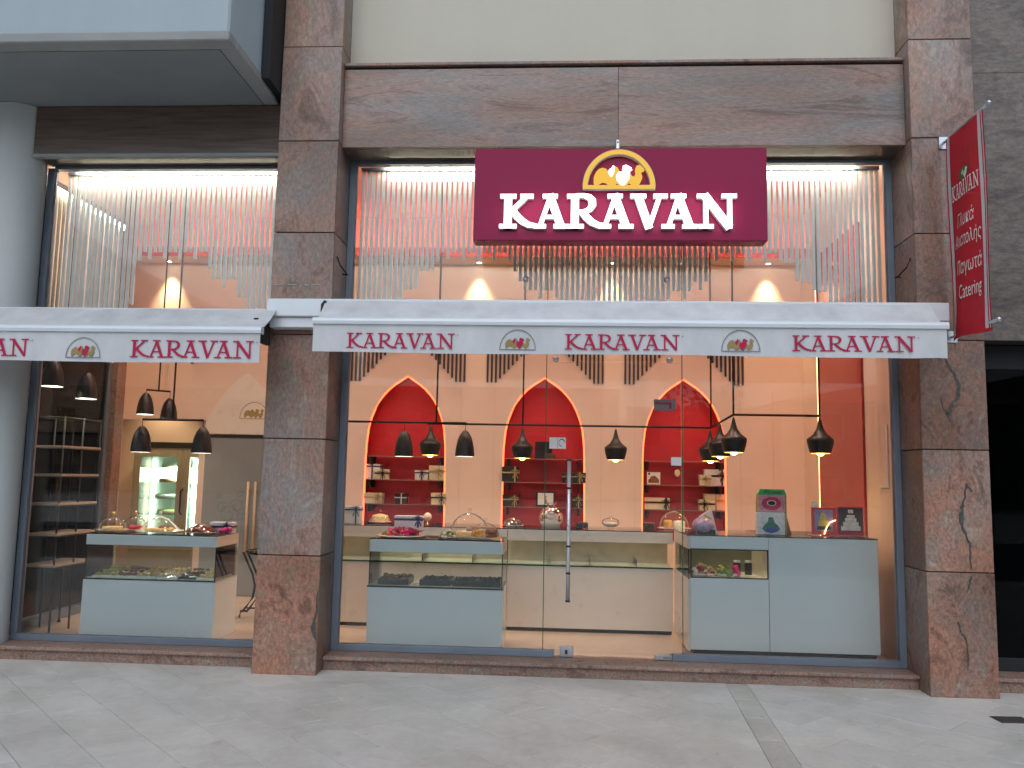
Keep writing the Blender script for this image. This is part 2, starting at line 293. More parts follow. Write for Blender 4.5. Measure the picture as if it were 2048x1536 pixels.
# lettering --------------------------------------------------------
ADV = [('K', 0), ('A', 1.0), ('R', 1.99), ('A', 2.92), ('V', 3.86), ('A', 4.78), ('N', 5.83)]
def glyph(mb, ch, w, t, y0, y1):
    k = [0]
    def S(pts, ws):
        mb.strip(pts, ws, y0 - k[0]*.00035, y1); k[0] += 1
    def serif(x0, x1, top):
        z = 1 - t/2 if top else t/2; S([(x0, z), (x1, z)], t)
    th = .58*w
    if ch == 'K':
        S([(.24, 0), (.24, 1)], w); serif(.24-w/2-.12, .24+w/2+.13, 1); serif(.24-w/2-.14, .24+w/2+.15, 0)
        S([(.28, .43), (.80, .94)], th); serif(.60, 1.0, 1)
        S([(.36, .54), (.50, .36), (.68, .20), (.86, .10), (1.10, .065)], [w*.9, w*.9, w*.85, w*.7, t])
    elif ch == 'A':
        S([(.19, .03), (.52, .99)], th); S([(.83, .03), (.47, .99)], w); serif(.27, .72, 1); serif(0, .38, 0); serif(.60, 1.04, 0); S([(.28, .33), (.70, .33)], t*.9)
    elif ch == 'R':
        S([(.24, 0), (.24, 1)], w); serif(.24-w/2-.12, .30, 1); serif(.24-w/2-.14, .24+w/2+.15, 0)
        S([(.26, .955), (.50, .955), (.66, .91), (.75, .81), (.755, .69), (.69, .57), (.55, .49), (.28, .47)], [t, t*1.05, w*.75, w*.98, w*.98, w*.75, t, t])
        S([(.44, .50), (.58, .33), (.74, .18), (.94, .09), (1.20, .065)], [w*.9, w*.9, w*.85, w*.7, t])
    elif ch == 'V':
        S([(.22, .98), (.56, .0)], w); S([(.88, .98), (.55, .02)], th); serif(0, .47, 1); serif(.68, 1.10, 1)
    elif ch == 'N':
        S([(.24, 0), (.24, .97)], th); S([(.20, .97), (.93, .02)], w); S([(.93, 0), (.93, 1)], th); serif(-.02, .32, 1); serif(.02, .46, 0); serif(.70, 1.14, 1)
GL = {}
def glyph_mesh(ch, size, aspect, w, t, d0, d1, mat):
    key = (ch, size, aspect, w, mat)
    if key not in GL:
        mb = MB(); glyph(mb, ch, w, t, d0, d1); mb.v = [(x*size*aspect, y, z*size) for x, y, z in mb.v]; GL[key] = mesh_of(mb, mat)
    return GL[key]
def arc(r, a0, a1, n, cx=0, cz=0, sx=1):
    return [(cx + sx*r*math.cos(a0 + (a1-a0)*i/n), cz + r*math.sin(a0 + (a1-a0)*i/n)) for i in range(n+1)]
CAMEL = [(865,330),(852,290),(852,258),(866,226),(886,205),(908,197),(930,203),(946,222),(962,236),(978,214),(990,188),(1006,196),(1020,226),(1036,246),(1058,232),(1082,232),(1098,252),(1112,258),(1124,236),(1120,205),(1130,182),(1150,180),(1172,200),(1178,213),(1160,218),(1160,240),(1166,262),(1152,296),(1122,328),(1112,330),(1098,304),(1082,290),(1062,310),(1044,330),(1026,312),(1004,292),(984,314),(966,330),(950,306),(930,290),(908,287),(886,300),(872,330)]
HEART1 = [(966,262),(944,232),(950,210),(966,200),(976,182),(988,190),(984,226)]
HEART2 = [(1040,330),(1000,282),(996,250),(1012,226),(1034,226),(1040,184),(1062,178),(1096,198),(1100,216),(1086,222),(1084,268)]
def norm(poly): return [((x-1015)/470, (340-z)/470) for x, z in poly]
def emblem(parent, cx, y, z, wd, ring_m, body_m, heart_m, depth, ringw=.05):
    def sc(p): return [(cx + a*wd, z + b*wd) for a, b in p]
    mb = MB(); R = .5 - ringw/2
    mb.strip(sc([(R*math.cos(PI*i/24), .03 + (R+.05)*math.sin(PI*i/24)) for i in range(25)]), ringw*wd, y - depth, y)
    mb.strip(sc([(-.5, ringw/2), (.5, ringw/2)]), ringw*wd, y - depth - .0004, y)
    e = part(parent, 'emblem', mb, ring_m)
    part(parent, 'camel', MB().prism(sc(norm(CAMEL)), y - depth*.8, y), body_m)
    part(parent, 'heart', MB().prism(sc(norm(HEART1)), y - depth*.8 - .001, y), heart_m)
    part(parent, 'heart', MB().prism(sc(norm(HEART2)), y - depth*.8 - .001, y), heart_m)
    return e
def text_mb(s, size, shear=0., align='CENTER', depth=.0):
    cu = bpy.data.curves.new('t', 'FONT'); cu.body = s; cu.size = size; cu.shear = shear; cu.align_x = align; cu.extrude = depth; cu.resolution_u = 3
    o = bpy.data.objects.new('t', cu); COL.objects.link(o); dg = bpy.context.evaluated_depsgraph_get(); dg.update()
    me = o.evaluated_get(dg).to_mesh(); v = [tuple(q.co) for q in me.vertices]; f = [tuple(p.vertices) for p in me.polygons]
    o.evaluated_get(dg).to_mesh_clear(); bpy.data.objects.remove(o); bpy.data.curves.remove(cu)
    mb = MB(); mb.add([(x, -z, y) for x, y, z in v], f); return mb

# ================================================================== SETTING
struct('ground', MB().box(-90, 90, -90, 60, -.5, -.16), 'asphalt')
struct('road', MB().box(-90, 90, -16, -6.9, -.16, -.12), 'asphalt')
pav = struct('pavement', MB().box(-30, 30, -6.9, 14, -.16, -.014), 'grout')
struct('far_pavement', MB().box(-90, 90, -70, -16, -.16, .0), 'marble_plain')
# outer slab fields of the pavement, beyond the tiles that can be picked apart
part(pav, 'paving_field', MB().box(-30, 30, -6.9, -2.62, -.03, -.003).box(-30, -5.75, -2.612, 3, -.03, -.003).box(5.3, 30, -2.612, 3, -.03, -.003), 'marble_plain')
part(pav, 'kerb_stone', MB().box(-30, 30, -7.05, -6.903, -.16, .003), 'kerb', bev=.01)
TS = .47
def clip(poly, f):
    out = []
    for i in range(len(poly)):
        a, b = poly[i-1], poly[i]; fa, fb = f(a), f(b)
        if fa >= 0 and fb < 0 or fa < 0 and fb >= 0:
            t = fa/(fa-fb); out.append((a[0]+(b[0]-a[0])*t, a[1]+(b[1]-a[1])*t))
        if fb >= 0: out.append(b)
    return out
def tile_mesh(poly, mat, h):
    n = len(poly); mb = MB(); cx = sum(p[0] for p in poly)/n; cy_ = sum(p[1] for p in poly)/n
    mb.add([(x, y, -.013) for x, y in poly] + [(x, y, h-.0015) for x, y in poly] + [(cx+(x-cx)*.993, cy_+(y-cy_)*.993, h) for x, y in poly],
           [tuple(range(2*n, 3*n))] + [(i, (i+1) % n, n+(i+1) % n, n+i) for i in range(n)] + [(n+i, n+(i+1) % n, 2*n+(i+1) % n, 2*n+i) for i in range(n)])
    part(pav, 'paving_tile', mb, mat)
c45 = math.sqrt(.5)
BX = lambda y: 1.345 + .06*(y+.8)          # centre line of the darker band
TL, TW, g = .67, .338, .0022
for i in range(-16, 17):
    for j in range(-24, 25):
        o = .335*(j % 2)
        q = [(i*TL+o+g, j*TW+g), ((i+1)*TL+o-g, j*TW+g), ((i+1)*TL+o-g, (j+1)*TW-g), (i*TL+o+g, (j+1)*TW-g)]
        P = [((a+b)*c45 - 3.17, (b-a)*c45 - .41) for a, b in q]
        P = clip(clip(clip(clip(P, lambda p: p[0]+5.74), lambda p: 5.29-p[0]), lambda p: p[1]+2.61), lambda p: .62-p[1])
        if len(P) < 3: continue
        for sg in (-1, 1):
            Q = clip(P, lambda p: sg*(p[0]-BX(p[1])) - .086)
            if len(Q) >= 3: tile_mesh(Q, 'marble_tile', random.uniform(-.0008, .0008))
for k in range(7):
    y0, y1 = -2.61 + k*.47, -2.61 + (k+1)*.47 - .006
    tile_mesh([(BX(y0)-.083, y0), (BX(y0)+.083, y0), (BX(y1)+.083, y1), (BX(y1)-.083, y1)], 'band_tile', 0)

g = thing('floor_grate', 'small dark metal drain grate set in the pavement by the right pillar', 'grate', (3.1, -.56, .002), rz=.05)
part(g, 'frame', MB().box(-.11, .11, -.075, .075, -.01, .003), 'grate_metal', local=True)
for k in range(7): part(g, 'bar', MB().box(-.10, .10, -.068+k*.02, -.058+k*.02, .003, .007), 'grate_metal', local=True)

# ------------------------------------------------------------------ the building
B = thing('building', 'stone clad building front with two pillars above and around the shop', 'building', (0, 0, 0))
ZJ = [0, .926, 1.860, 2.72, 3.583, 4.379, 5.219, 6.15, 7.2]
def pillar(x0, x1, mats, left_side, right_side, lab):
    p = part(B, 'pillar', MB().box(x0+.028, x1-.028, .028, .5, 0, 8.6), 'joint', label=lab)
    part(p, 'inner_lining', MB().box(x0+.03, x1-.03, .501, .62, .1, 4.75), 'wall_cream')
    for i in range(len(ZJ)-1):
        z0, z1 = ZJ[i] + (.0 if i == 0 else .004), ZJ[i+1] - .004; m = mats[min(i, len(mats)-1)]
        j = random.uniform(-.003, .003)
        part(p, 'stone_panel', MB().box(x0, x1, j, .03, z0, z1), m, bev=.003)
        if right_side: part(p, 'stone_panel', MB().box(x1-.03, x1-.001, .031, .5, z0, z1), m, bev=.003)
        if left_side: part(p, 'stone_panel', MB().box(x0+.001, x0+.03, .031, .5, z0, z1), m, bev=.003)
    return p
pillar(-2.4194, -1.9047, ['granite_rough', 'granite', 'granite', 'granite'], True, True, 'brown granite pillar between the two shop windows')
pr = pillar(2.8074, 3.3104, ['granite_rough', 'granite_rough', 'granite_rough', 'granite_rough', 'granite'], True, True, 'veined granite pillar carrying the red banner')
# dark mineral veins crossing the right pillar
def vein(pts, ws, off=.0):
    mb = MB(); L = []
    pp = []; ww = []
    for i in range(len(pts)-1):
        for k in range(6):
            t = k/6; pp.append((pts[i][0]*(1-t)+pts[i+1][0]*t + random.uniform(-.007, .007), pts[i][1]*(1-t)+pts[i+1][1]*t)); ww.append((ws[i]*(1-t)+ws[i+1]*t)*random.uniform(.35, 1.05))
    pp.append(pts[-1]); ww.append(.004)
    mb.strip(pp, ww, -.0048, .0); part(pr, 'vein', mb, 'vein')
vein([(2.995, 2.60), (3.03, 2.52), (3.07, 2.46), (3.10, 2.36), (3.09, 2.27), (3.04, 2.20), (3.01, 2.13), (3.03, 2.07)], [.006, .014, .02, .032, .03, .026, .03, .008])
vein([(3.01, 2.13), (2.975, 2.2), (2.96, 2.27)], [.012, .008, .004])
vein([(3.17, 1.54), (3.13, 1.60), (3.115, 1.50), (3.085, 1.40), (3.08, 1.30), (3.11, 1.22), (3.14, 1.13), (3.14, 1.03), (3.135, .95)], [.01, .016, .02, .036, .03, .014, .016, .012, .008])
vein([(3.135, .90), (3.12, .83), (3.10, .78)], [.014, .012, .006])
vein([(3.03, .56), (3.04, .48), (3.07, .45), (3.09, .38), (3.085, .2)], [.018, .012, .02, .012, .006])
# chipped corner on the left pillar foot and its old sealant line
pl = [o for o in B.children if o.name.startswith('pillar')][0]
part(pl, 'chip', MB().strip([(-1.909, .66), (-1.918, .6), (-1.912, .5), (-1.932, .42), (-1.935, .36), (-1.922, .30), (-1.908, .27)], [.005, .012, .012, .018, .04, .016, .004], -.0045, .0), 'vein')
x = -2.40
while x < -1.95:
    l_ = random.uniform(.02, .09); part(pl, 'sealant_patch', MB().strip([(x, 3.135+random.uniform(-.004, .004)), (x+l_, 3.135+random.uniform(-.004, .004))], [random.uniform(.006, .014), random.uniform(.006, .014)], -.0045, 0), 'trim_plaster'); x += l_ + random.uniform(0.01, .07)
# lintel over the main window
lt = part(B, 'lintel', MB().box(-1.9035, 2.806, .13, .45, 4.385, 5.085), 'joint', label='long horizontally veined granite lintel over the sign')
part(lt, 'stone_panel', MB().box(-1.9035, .4505, .10, .131, 4.36, 5.06), 'granite_beam', bev=.003); part(lt, 'stone_panel', MB().box(.452, 2.806, .10, .131, 4.36, 5.06), 'granite_beam', bev=.003)
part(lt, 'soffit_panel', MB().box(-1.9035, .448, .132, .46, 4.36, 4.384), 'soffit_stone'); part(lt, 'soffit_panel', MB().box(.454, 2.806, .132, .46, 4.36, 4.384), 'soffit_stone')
part(lt, 'coping', MB().box(-1.9035, 2.806, .085, .31, 5.088, 5.115), 'granite', bev=.004)
part(B, 'upper_wall', MB().box(-1.9035, 2.806, .26, .6, 5.116, 9), 'cream_plaster')
part(B, 'upper_wall', MB().box(-12, -2.42, .32, .9, 4.78, 9), 'white_plaster')
part(B, 'inner_lintel', MB().box(-4.95, 2.86, .485, .52, 4.36, 4.8), 'wall_cream')
part(B, 'storey_block', MB().box(-12, 9, .91, 9, 4.9, 9), 'white_plaster')
# left window's dark fascia
fa = part(B, 'fascia', MB().box(-4.68, -2.42, .15, .48, 4.32, 4.77), 'fascia', bev=.006)
part(fa, 'drip_edge', MB().box(-4.69, -2.42, .142, .20, 4.305, 4.335), 'trim_plaster', bev=.003)
# jutting balcony
ba = part(B, 'balcony', MB().box(-9, -2.50, -.93, .31, 4.80, 6.6), 'white_plaster', bev=.015, label='pale blue-white balcony front jutting out over the left window')
part(ba, 'drip_edge', MB().box(-9, -2.49, -.945, -.80, 4.765, 4.84).box(-2.62, -2.49, -.799, .14, 4.765, 4.84), 'trim_plaster', bev=.008)
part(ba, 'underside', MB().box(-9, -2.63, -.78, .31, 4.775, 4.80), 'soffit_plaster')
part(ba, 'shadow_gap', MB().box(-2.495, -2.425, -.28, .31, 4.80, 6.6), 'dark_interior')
# round white column at the left
n_ = 40
part(B, 'round_column', MB().lathe([(.225, 0), (.225, 4.77)], (-4.885, .27, 0), n_), 'column_paint', label='round white column at the left edge')
part(B, 'return_wall', MB().box(-12, -5.9, .6, .75, 0, 4.78), 'white_plaster')
# window sills
for x0, x1 in ((-1.9035, 2.806), (-4.75, -2.4204)):
    s_ = part(B, 'window_sill', MB().box(x0, x1, .205, .5, 0, .082), 'sill_stone', bev=.003)
    part(s_, 'sill_slab', MB().box(x0, x1, .172, .52, .083, .113), 'sill_stone', bev=.006)
# neighbouring front to the right of the pillar
nb = part(B, 'side_front', MB().box(3.32, 9, .14, .6, 2.76, 8.6), 'joint')
zz = [2.74, 4.98, 7.2]
for i in range(2):
    for xa, xb in ((3.312, 4.2), (4.202, 5.4), (5.402, 7)):
        part(nb, 'stone_panel', MB().box(xa, xb, .11, .139, zz[i]+.001, zz[i+1]-.001), 'granite_dark', bev=.002)
part(nb, 'sill_slab', MB().box(3.312, 7, .17, .52, .085, .115).box(3.312, 7, .205, .5, 0, .08), 'sill_stone', bev=.005)
part(nb, 'window_frame', MB().box(3.312, 7, .42, .48, .116, .22).box(3.312, 7, .42, .48, 2.55, 2.75).box(3.312, 3.37, .42, .48, .222, 2.548), 'dark_interior', bev=.003)
part(nb, 'window_pane', MB().box(3.37, 7, .44, .452, .22, 2.55), 'dark_pane')
part(nb, 'dark_room', MB().box(3.312, 7, 2.4, 2.5, 0, 3).box(3.312, 7, .5, 2.4, 2.9, 3).box(3.312, 3.34, .5, 2.4, 0, 3).box(3.312, 7, .5, 2.4, -.01, .1), 'dark_interior')

# ------------------------------------------------------------------ shop shell
struct('shop_floor', MB().box(-7.2, 2.95, .5, 6.4, -.01, .1), 'floor_tile')
struct('shop_ceiling', MB().box(-5.6, 2.95, .49, 3.45, 4.75, 4.85), 'ceiling_pink')
struct('shop_wall_right', MB().box(2.86, 3.0, .5, 3.5, .1, 4.85), 'wall_cream')
struct('shop_wall_left', MB().box(-5.6, -5.46, 2.41, 3.3, .1, 4.85).box(-5.6, -4.98, 2.3, 2.405, .1, 4.85).box(-5.05, -4.93, .5, 2.3, 4.37, 4.85), 'wall_cream')
NC = [-1.87, -.20, 1.46]
HALF = [(.50, .86), (.497, 1.3), (.492, 1.8), (.487, 1.95), (.467, 2.14), (.437, 2.26), (.395, 2.37), (.345, 2.47), (.29, 2.555), (.22, 2.63), (.147, 2.69), (.07, 2.74), (0, 2.785)]
def arch(cx, grow=0):
    r = [(cx + (h+grow if h else 0), z + (grow*1.3 if z > 1.9 else 0)*(1 if h == 0 else .6)) for h, z in HALF]
    return r + [(2*cx - x, z) for x, z in reversed(r[:-1])]
def holed(outer, holes, y, mat, name):
    bm = bmesh.new(); ed = []
    for loop in [outer] + holes:
        vs_ = [bm.verts.new((x, y, z)) for x, z in loop]
        for i in range(len(vs_)): ed.append(bm.edges.new((vs_[i-1], vs_[i])))
    bmesh.ops.triangle_fill(bm, use_beauty=True, use_dissolve=False, edges=ed)
    ret = bmesh.ops.extrude_face_region(bm, geom=list(bm.faces))
    for v in [q for q in ret['geom'] if isinstance(q, bmesh.types.BMVert)]: v.co.y += .09
    bmesh.ops.recalc_face_normals(bm, faces=bm.faces)
    me = bpy.data.meshes.new(name); bm.to_mesh(me); bm.free(); me.materials.append(MATS[mat])
    o = bpy.data.objects.new(name, me); COL.objects.link(o); ORG[o.name] = (0, 0, 0); return tag(o, kind='structure')
holed([(-5.55, 2.2), (-4.36, 2.2), (-4.36, .1), (2.86, .1), (2.86, 4.75), (-5.55, 4.75)], [arch(c) for c in NC], 3.3, 'wall_cream', 'shop_wall_back')
struct('shop_wall_outer', MB().box(-4.45, 3.0, 3.62, 3.75, 0, 4.6).box(-5.6, 3.0, 3.40, 3.62, 4.3, 4.85), 'wall_cream')
struct('back_room_wall', MB().box(-7.2, -4.4, 6.0, 6.1, .1, 3).box(-7.2, -7.1, 3.4, 6.0, .1, 3).box(-4.47, -4.4, 3.4, 6.0, .1, 3).box(-7.2, -5.47, 3.3, 3.42, .1, 3).box(-7.2, -4.4, 3.42, 6.1, 2.9, 3.0), 'wall_cream')
# panel joints in the back wall are fine shadow gaps beside the niches
bw = bpy.data.objects['shop_wall_back']
for x in (-1.21, -.80, .48, .88, 2.12, 2.5):
    part(bw, 'panel_joint', MB().box(x-.002, x+.002, 3.297, 3.301, .9, 2.65), 'wall_warm')
# bulkhead with hidden strip light along the back wall
bk = single('bulkhead', MB().box(-5.45, 2.858, 2.93, 3.298, 4.17, 4.185), 'wall_cream', 'long ceiling bulkhead with red edge above the three red niches', 'bulkhead')
part(bk, 'red_edge', MB().box(-5.45, 2.858, 2.91, 2.929, 4.165, 4.275), 'ceiling_red')
part(bk, 'cove_back', MB().box(-5.45, 2.858, 3.27, 3.2985, 4.187, 4.748), 'ceiling_pink')
part(bk, 'led_strip', MB().box(-5.40, 2.84, 2.96, 2.99, 4.186, 4.20), 'led_cove')
# left side glazing, pier and the passage beyond it
sg = thing('side_window', 'glazed side of the shop behind the black shelf rack', 'window', (-4.95, 1.3, .1))
part(sg, 'glass_pane', MB().box(-4.956, -4.944, .55, 2.05, .2, 4.25), 'window_glass')
part(sg, 'window_frame', MB().box(-4.98, -4.92, .5, 2.1, .1, .18).box(-4.98, -4.92, .5, 2.1, 4.26, 4.36).box(-4.98, -4.92, 2.05, 2.11, .181, 4.259), 'frame_metal', bev=.003)
single('side_pier', MB().box(-5.05, -4.86, 2.12, 2.295, .1, 4.75), 'granite_rough', 'narrow reddish stone pier at the end of the glazed side', 'pier', bev=.004)
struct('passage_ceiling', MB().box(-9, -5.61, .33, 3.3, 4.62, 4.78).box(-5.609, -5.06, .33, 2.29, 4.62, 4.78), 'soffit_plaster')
pw = thing('passage_wall', 'grey stone wall of the side passage seen through the shelf rack', 'wall', (-6.6, 1.5, 0))
part(pw, 'wall_core', MB().box(-6.9, -6.61, .2, 3.2, 0, 4.7), 'joint')
for zi in range(5):
    for yi in range(3):
        part(pw, 'stone_panel', MB().box(-6.61, -6.58, .2+yi*1., .2+yi*1.+.99, zi*.93, zi*.93+.92), 'granite', bev=.003)

# ------------------------------------------------------------------ shopfront glazing
W = thing('shop_window', 'large frameless glass shopfront between the two pillars', 'window', (.45, .45, .113))
for x0, x1, z0, z1 in ((-1.904, -1.845, .114, 4.358), (2.752, 2.8065, .114, 4.358)):
    part(W, 'frame_bar', MB().box(x0, x1, .405, .475, z0, z1), 'frame_metal', bev=.003)
part(W, 'frame_bar', MB().box(-1.844, 2.751, .405, .475, 4.330, 4.358), 'frame_metal', bev=.003)
part(W, 'frame_bar', MB().box(-1.844, -.03, .405, .475, .114, .168), 'frame_metal', bev=.003)
part(W, 'frame_bar', MB().box(.935, 2.751, .405, .475, .114, .168), 'frame_metal', bev=.003)
for x0, x1, z0, z1 in ((-1.845, -.131, .168, 4.33), (-.119, 1.019, 2.585, 4.33), (1.031, 2.752, .168, 4.33)):
    part(W, 'glass_pane', MB().box(x0, x1, .434, .446, z0, z1), 'window_glass')
for x in (-.131, 1.020):
    part(W, 'glass_edge', MB().box(x+.0005, x+.0075, .4345, .4455, .17, 4.297), 'glass_edge')
def ydisc(x, y, z, r, t):
    mb = MB().lathe([(.001, -t), (r*.9, -t), (r, -t*.6), (r, t*.6), (r*.9, t), (.001, t)], (0, 0, 0), 16); mb.v = [(x+a, y+c, z+b) for a, b, c in mb.v]; return mb
for x, z in ((-.05, 2.60), (.92, 2.60), (-.32, 3.30), (.90, 3.30)): part(W, 'glass_clamp', ydisc(x, .44, z, .026, .02), 'zinc')
D_ = thing('glass_door', 'clear glass shop door with long steel pull handle', 'door', (.45, .45, .12))
part(D_, 'leaf', MB().box(-.115, 1.015, .433, .445, .128, 2.572), 'window_glass')
hd = part(D_, 'pull_handle', MB().tube([(.075, .375, .57), (.075, .375, 1.74)], .0165, 14), 'steel')
for z in (.575, .80, 1.02, 1.50, 1.735): part(hd, 'collar', MB().tube([(.075, .375, z-.008), (.075, .375, z+.008)], .019, 14), 'joint')
for z in (.80, 1.50): part(hd, 'standoff', MB().tube([(.075, .375, z), (.075, .435, z)], .009, 10), 'steel')
part(D_, 'floor_lock', MB().box(.015, .125, .418, .462, .117, .20), 'zinc', bev=.004)
part(D_, 'keyhole', MB().box(.058, .078, .414, .4175, .14, .175), 'ink')
pv = part(D_, 'pivot_shoe', MB().box(.79, .934, .412, .468, .117, .158), 'zinc', bev=.004); part(pv, 'pivot_slot', MB().box(.86, .925, .409, .4115, .128, .147), 'print_grey')
cl = part(D_, 'closer_plate', MB().box(.785, .965, .41, .43, 2.165, 2.262), 'print_grey', bev=.004); part(cl, 'latch', MB().box(.79, .92, .402, .4095, 2.222, 2.232).box(.915, .93, .402, .4095, 2.18, 2.232), 'print_red')
st = single('door_notice', MB().box(-.095, .045, .4285, .4325, 1.83, 1.925), 'box_white', 'white notice with a round mark stuck on the glass door', 'notice', loc=(-.03, .43, 1.88))
part(st, 'fold_line', MB().box(-.028, -.025, .4278, .4284, 1.832, 1.923), 'print_grey'); part(st, 'round_mark', MB().strip([(.01+.026*math.cos(a*PI/7), 1.88+.03*math.sin(a*PI/7)) for a in range(12)], [.003, .006, .008, .009, .008, .006, .004, .003, .004, .006, .005, .003], .4278, .4284), 'ink')
single('glass_sticker', MB().box(.93, 1.015, .4285, .4325, 1.705, 1.775), 'box_white', 'small blank white sticker on the glass beside the third niche', 'sticker')
WL = thing('shop_window', 'narrower shop window behind the left awning', 'window', (-3.5, .45, .113))
part(WL, 'frame_bar', MB().box(-4.70, -4.64, .405, .475, .114, 4.304), 'frame_metal', bev=.003)
part(WL, 'frame_bar', MB().box(-4.639, -2.421, .405, .475, .114, .168), 'frame_metal', bev=.003)
part(WL, 'frame_bar', MB().box(-4.639, -2.421, .405, .475, 4.292, 4.318), 'frame_metal', bev=.003)
part(WL, 'frame_bar', MB().box(-2.48, -2.421, .405, .475, .169, 4.291), 'frame_metal', bev=.003)
part(WL, 'glass_pane', MB().box(-4.64, -2.48, .434, .446, .168, 4.292), 'window_glass')

# ------------------------------------------------------------------ hanging slat screens
def interp(tab, x):
    for (a, za), (b, zb) in zip(tab, tab[1:]):
        if a <= x <= b: return za + (zb-za)*(x-a)/(b-a)
    return tab[0][1] if x < tab[0][0] else tab[-1][1]
slat_cache = {}
def slat_mesh(l):
    l = round(l, 2)
    if l not in slat_cache: slat_cache[l] = mesh_of(MB().box(-.0135, .0135, -.010, .010, -l, 0), 'slat_white')
    return slat_cache[l]
def screen(xs, y, tab, ztop, label, led):
    t = thing('slat_screen', label, 'slat screen', (sum(xs)/2, y, ztop))
    n = int((xs[1]-xs[0])/.0465)
    for i in range(n+1):
        x = xs[0] + (xs[1]-xs[0])*i/n; zb = round(interp(tab, x)/.085)*.085 + (0, 0, -.07)[i % 3]
        share(t, 'slat', slat_mesh(ztop - zb), (x, y, ztop))
    part(t, 'rail', MB().box(xs[0]-.02, xs[1]+.02, y-.02, y+.02, ztop+.001, ztop+.03), 'frame_metal')
    part(t, 'led_strip', MB().box(led[0], led[1], y+.03, y+.042, ztop-.075, ztop-.002), 'led_white')
    part(t, 'led_strip', MB().box(led[0], led[1], y-.05, y-.036, ztop+.036, ztop+.05), 'slat_fill_glow')  # unseen glowing strip added before the slats to brighten their front faces
    return t
T1 = [(-1.9, 2.75), (-1.6, 2.88), (-1.48, 3.08), (-1.35, 3.27), (-1.2, 3.42), (-1.05, 3.56), (-.45, 3.56), (-.40, 3.30), (-.05, 3.2), (.0, 3.10), (.45, 3.0), (.86, 3.10), (.9, 3.2), (1.25, 3.3), (1.3, 3.57), (1.92, 3.57), (2.02, 3.42), (2.10, 3.30), (2.3, 3.24), (2.36, 3.0), (2.8, 2.75)]
screen((-1.82, 2.74), .57, T1, 4.325, 'pale hanging slats with scalloped lower edge behind the lit sign', (-1.60, 2.55))
T2 = [(-4.7, 2.7), (-3.98, 2.9), (-3.90, 3.2), (-3.86, 3.55), (-3.24, 3.55), (-3.16, 3.3), (-2.95, 3.27), (-2.85, 3.1), (-2.6, 2.95), (-2.4, 2.9)]
screen((-4.58, -2.50), .57, T2, 4.288, 'pale hanging slats at the top of the left window', (-4.50, -2.52))
ts = thing('slat_screen', 'slats running back along the glazed side under a bright strip light', 'slat screen', (-4.86, 1.3, 4.27))
for i in range(20):
    y = .68 + i*.068; share(ts, 'slat', slat_mesh(1.55), (-4.86, y, 4.27))
part(ts, 'led_strip', MB().box(-4.83, -4.815, .66, 2.0, 4.20, 4.25), 'led_white')

# ------------------------------------------------------------------ awnings
def word(parent, x0, z0, h, asp, y, mat='print_red'):
    for ch, a in ADV: share(parent, 'letter', glyph_mesh(ch, h, asp, .155, .07, -.0012, 0, mat), (x0 + a*h*asp, y, z0))
    part(parent, 'dot_mark', MB().strip([(x0+7.12*h*asp, z0+h*.92), (x0+7.18*h*asp, z0+h*.92)], h*.07, y-.001, y), 'print_grey')
def valance(aw, x0, x1, y, ztop, zbot, ripple=None):
    mb = MB(); n = 60; vs_ = []; fs = []
    for k in range(n+1):
        x = x0 + (x1-x0)*k/n
        rp = ripple(x) if ripple else 0
        for j in range(4):
            q = j/3; vs_.append((x, y + rp*q + .004*math.sin(x*5.1)*q*q, ztop + (zbot + .004*math.sin(x*2.3) - ztop)*q))
    for k in range(n):
        for j in range(3): fs.append((k*4+j, k*4+4+j, k*4+5+j, k*4+1+j))
    mb.add(vs_, fs, True)
    mb.v += [(a, b+.0025, c) for a, b, c in vs_]; m0 = len(vs_); mb.f += [tuple(i+m0 for i in f[::-1]) for f in fs]; mb.sm += [True]*len(fs)
    hem = MB(); hem.strip([(x0+.004, zbot+.009), (x1-.004, zbot+.009)], .012, y-.004, y-.002)
    v = part(aw, 'valance', mb, 'awning_valance'); return v
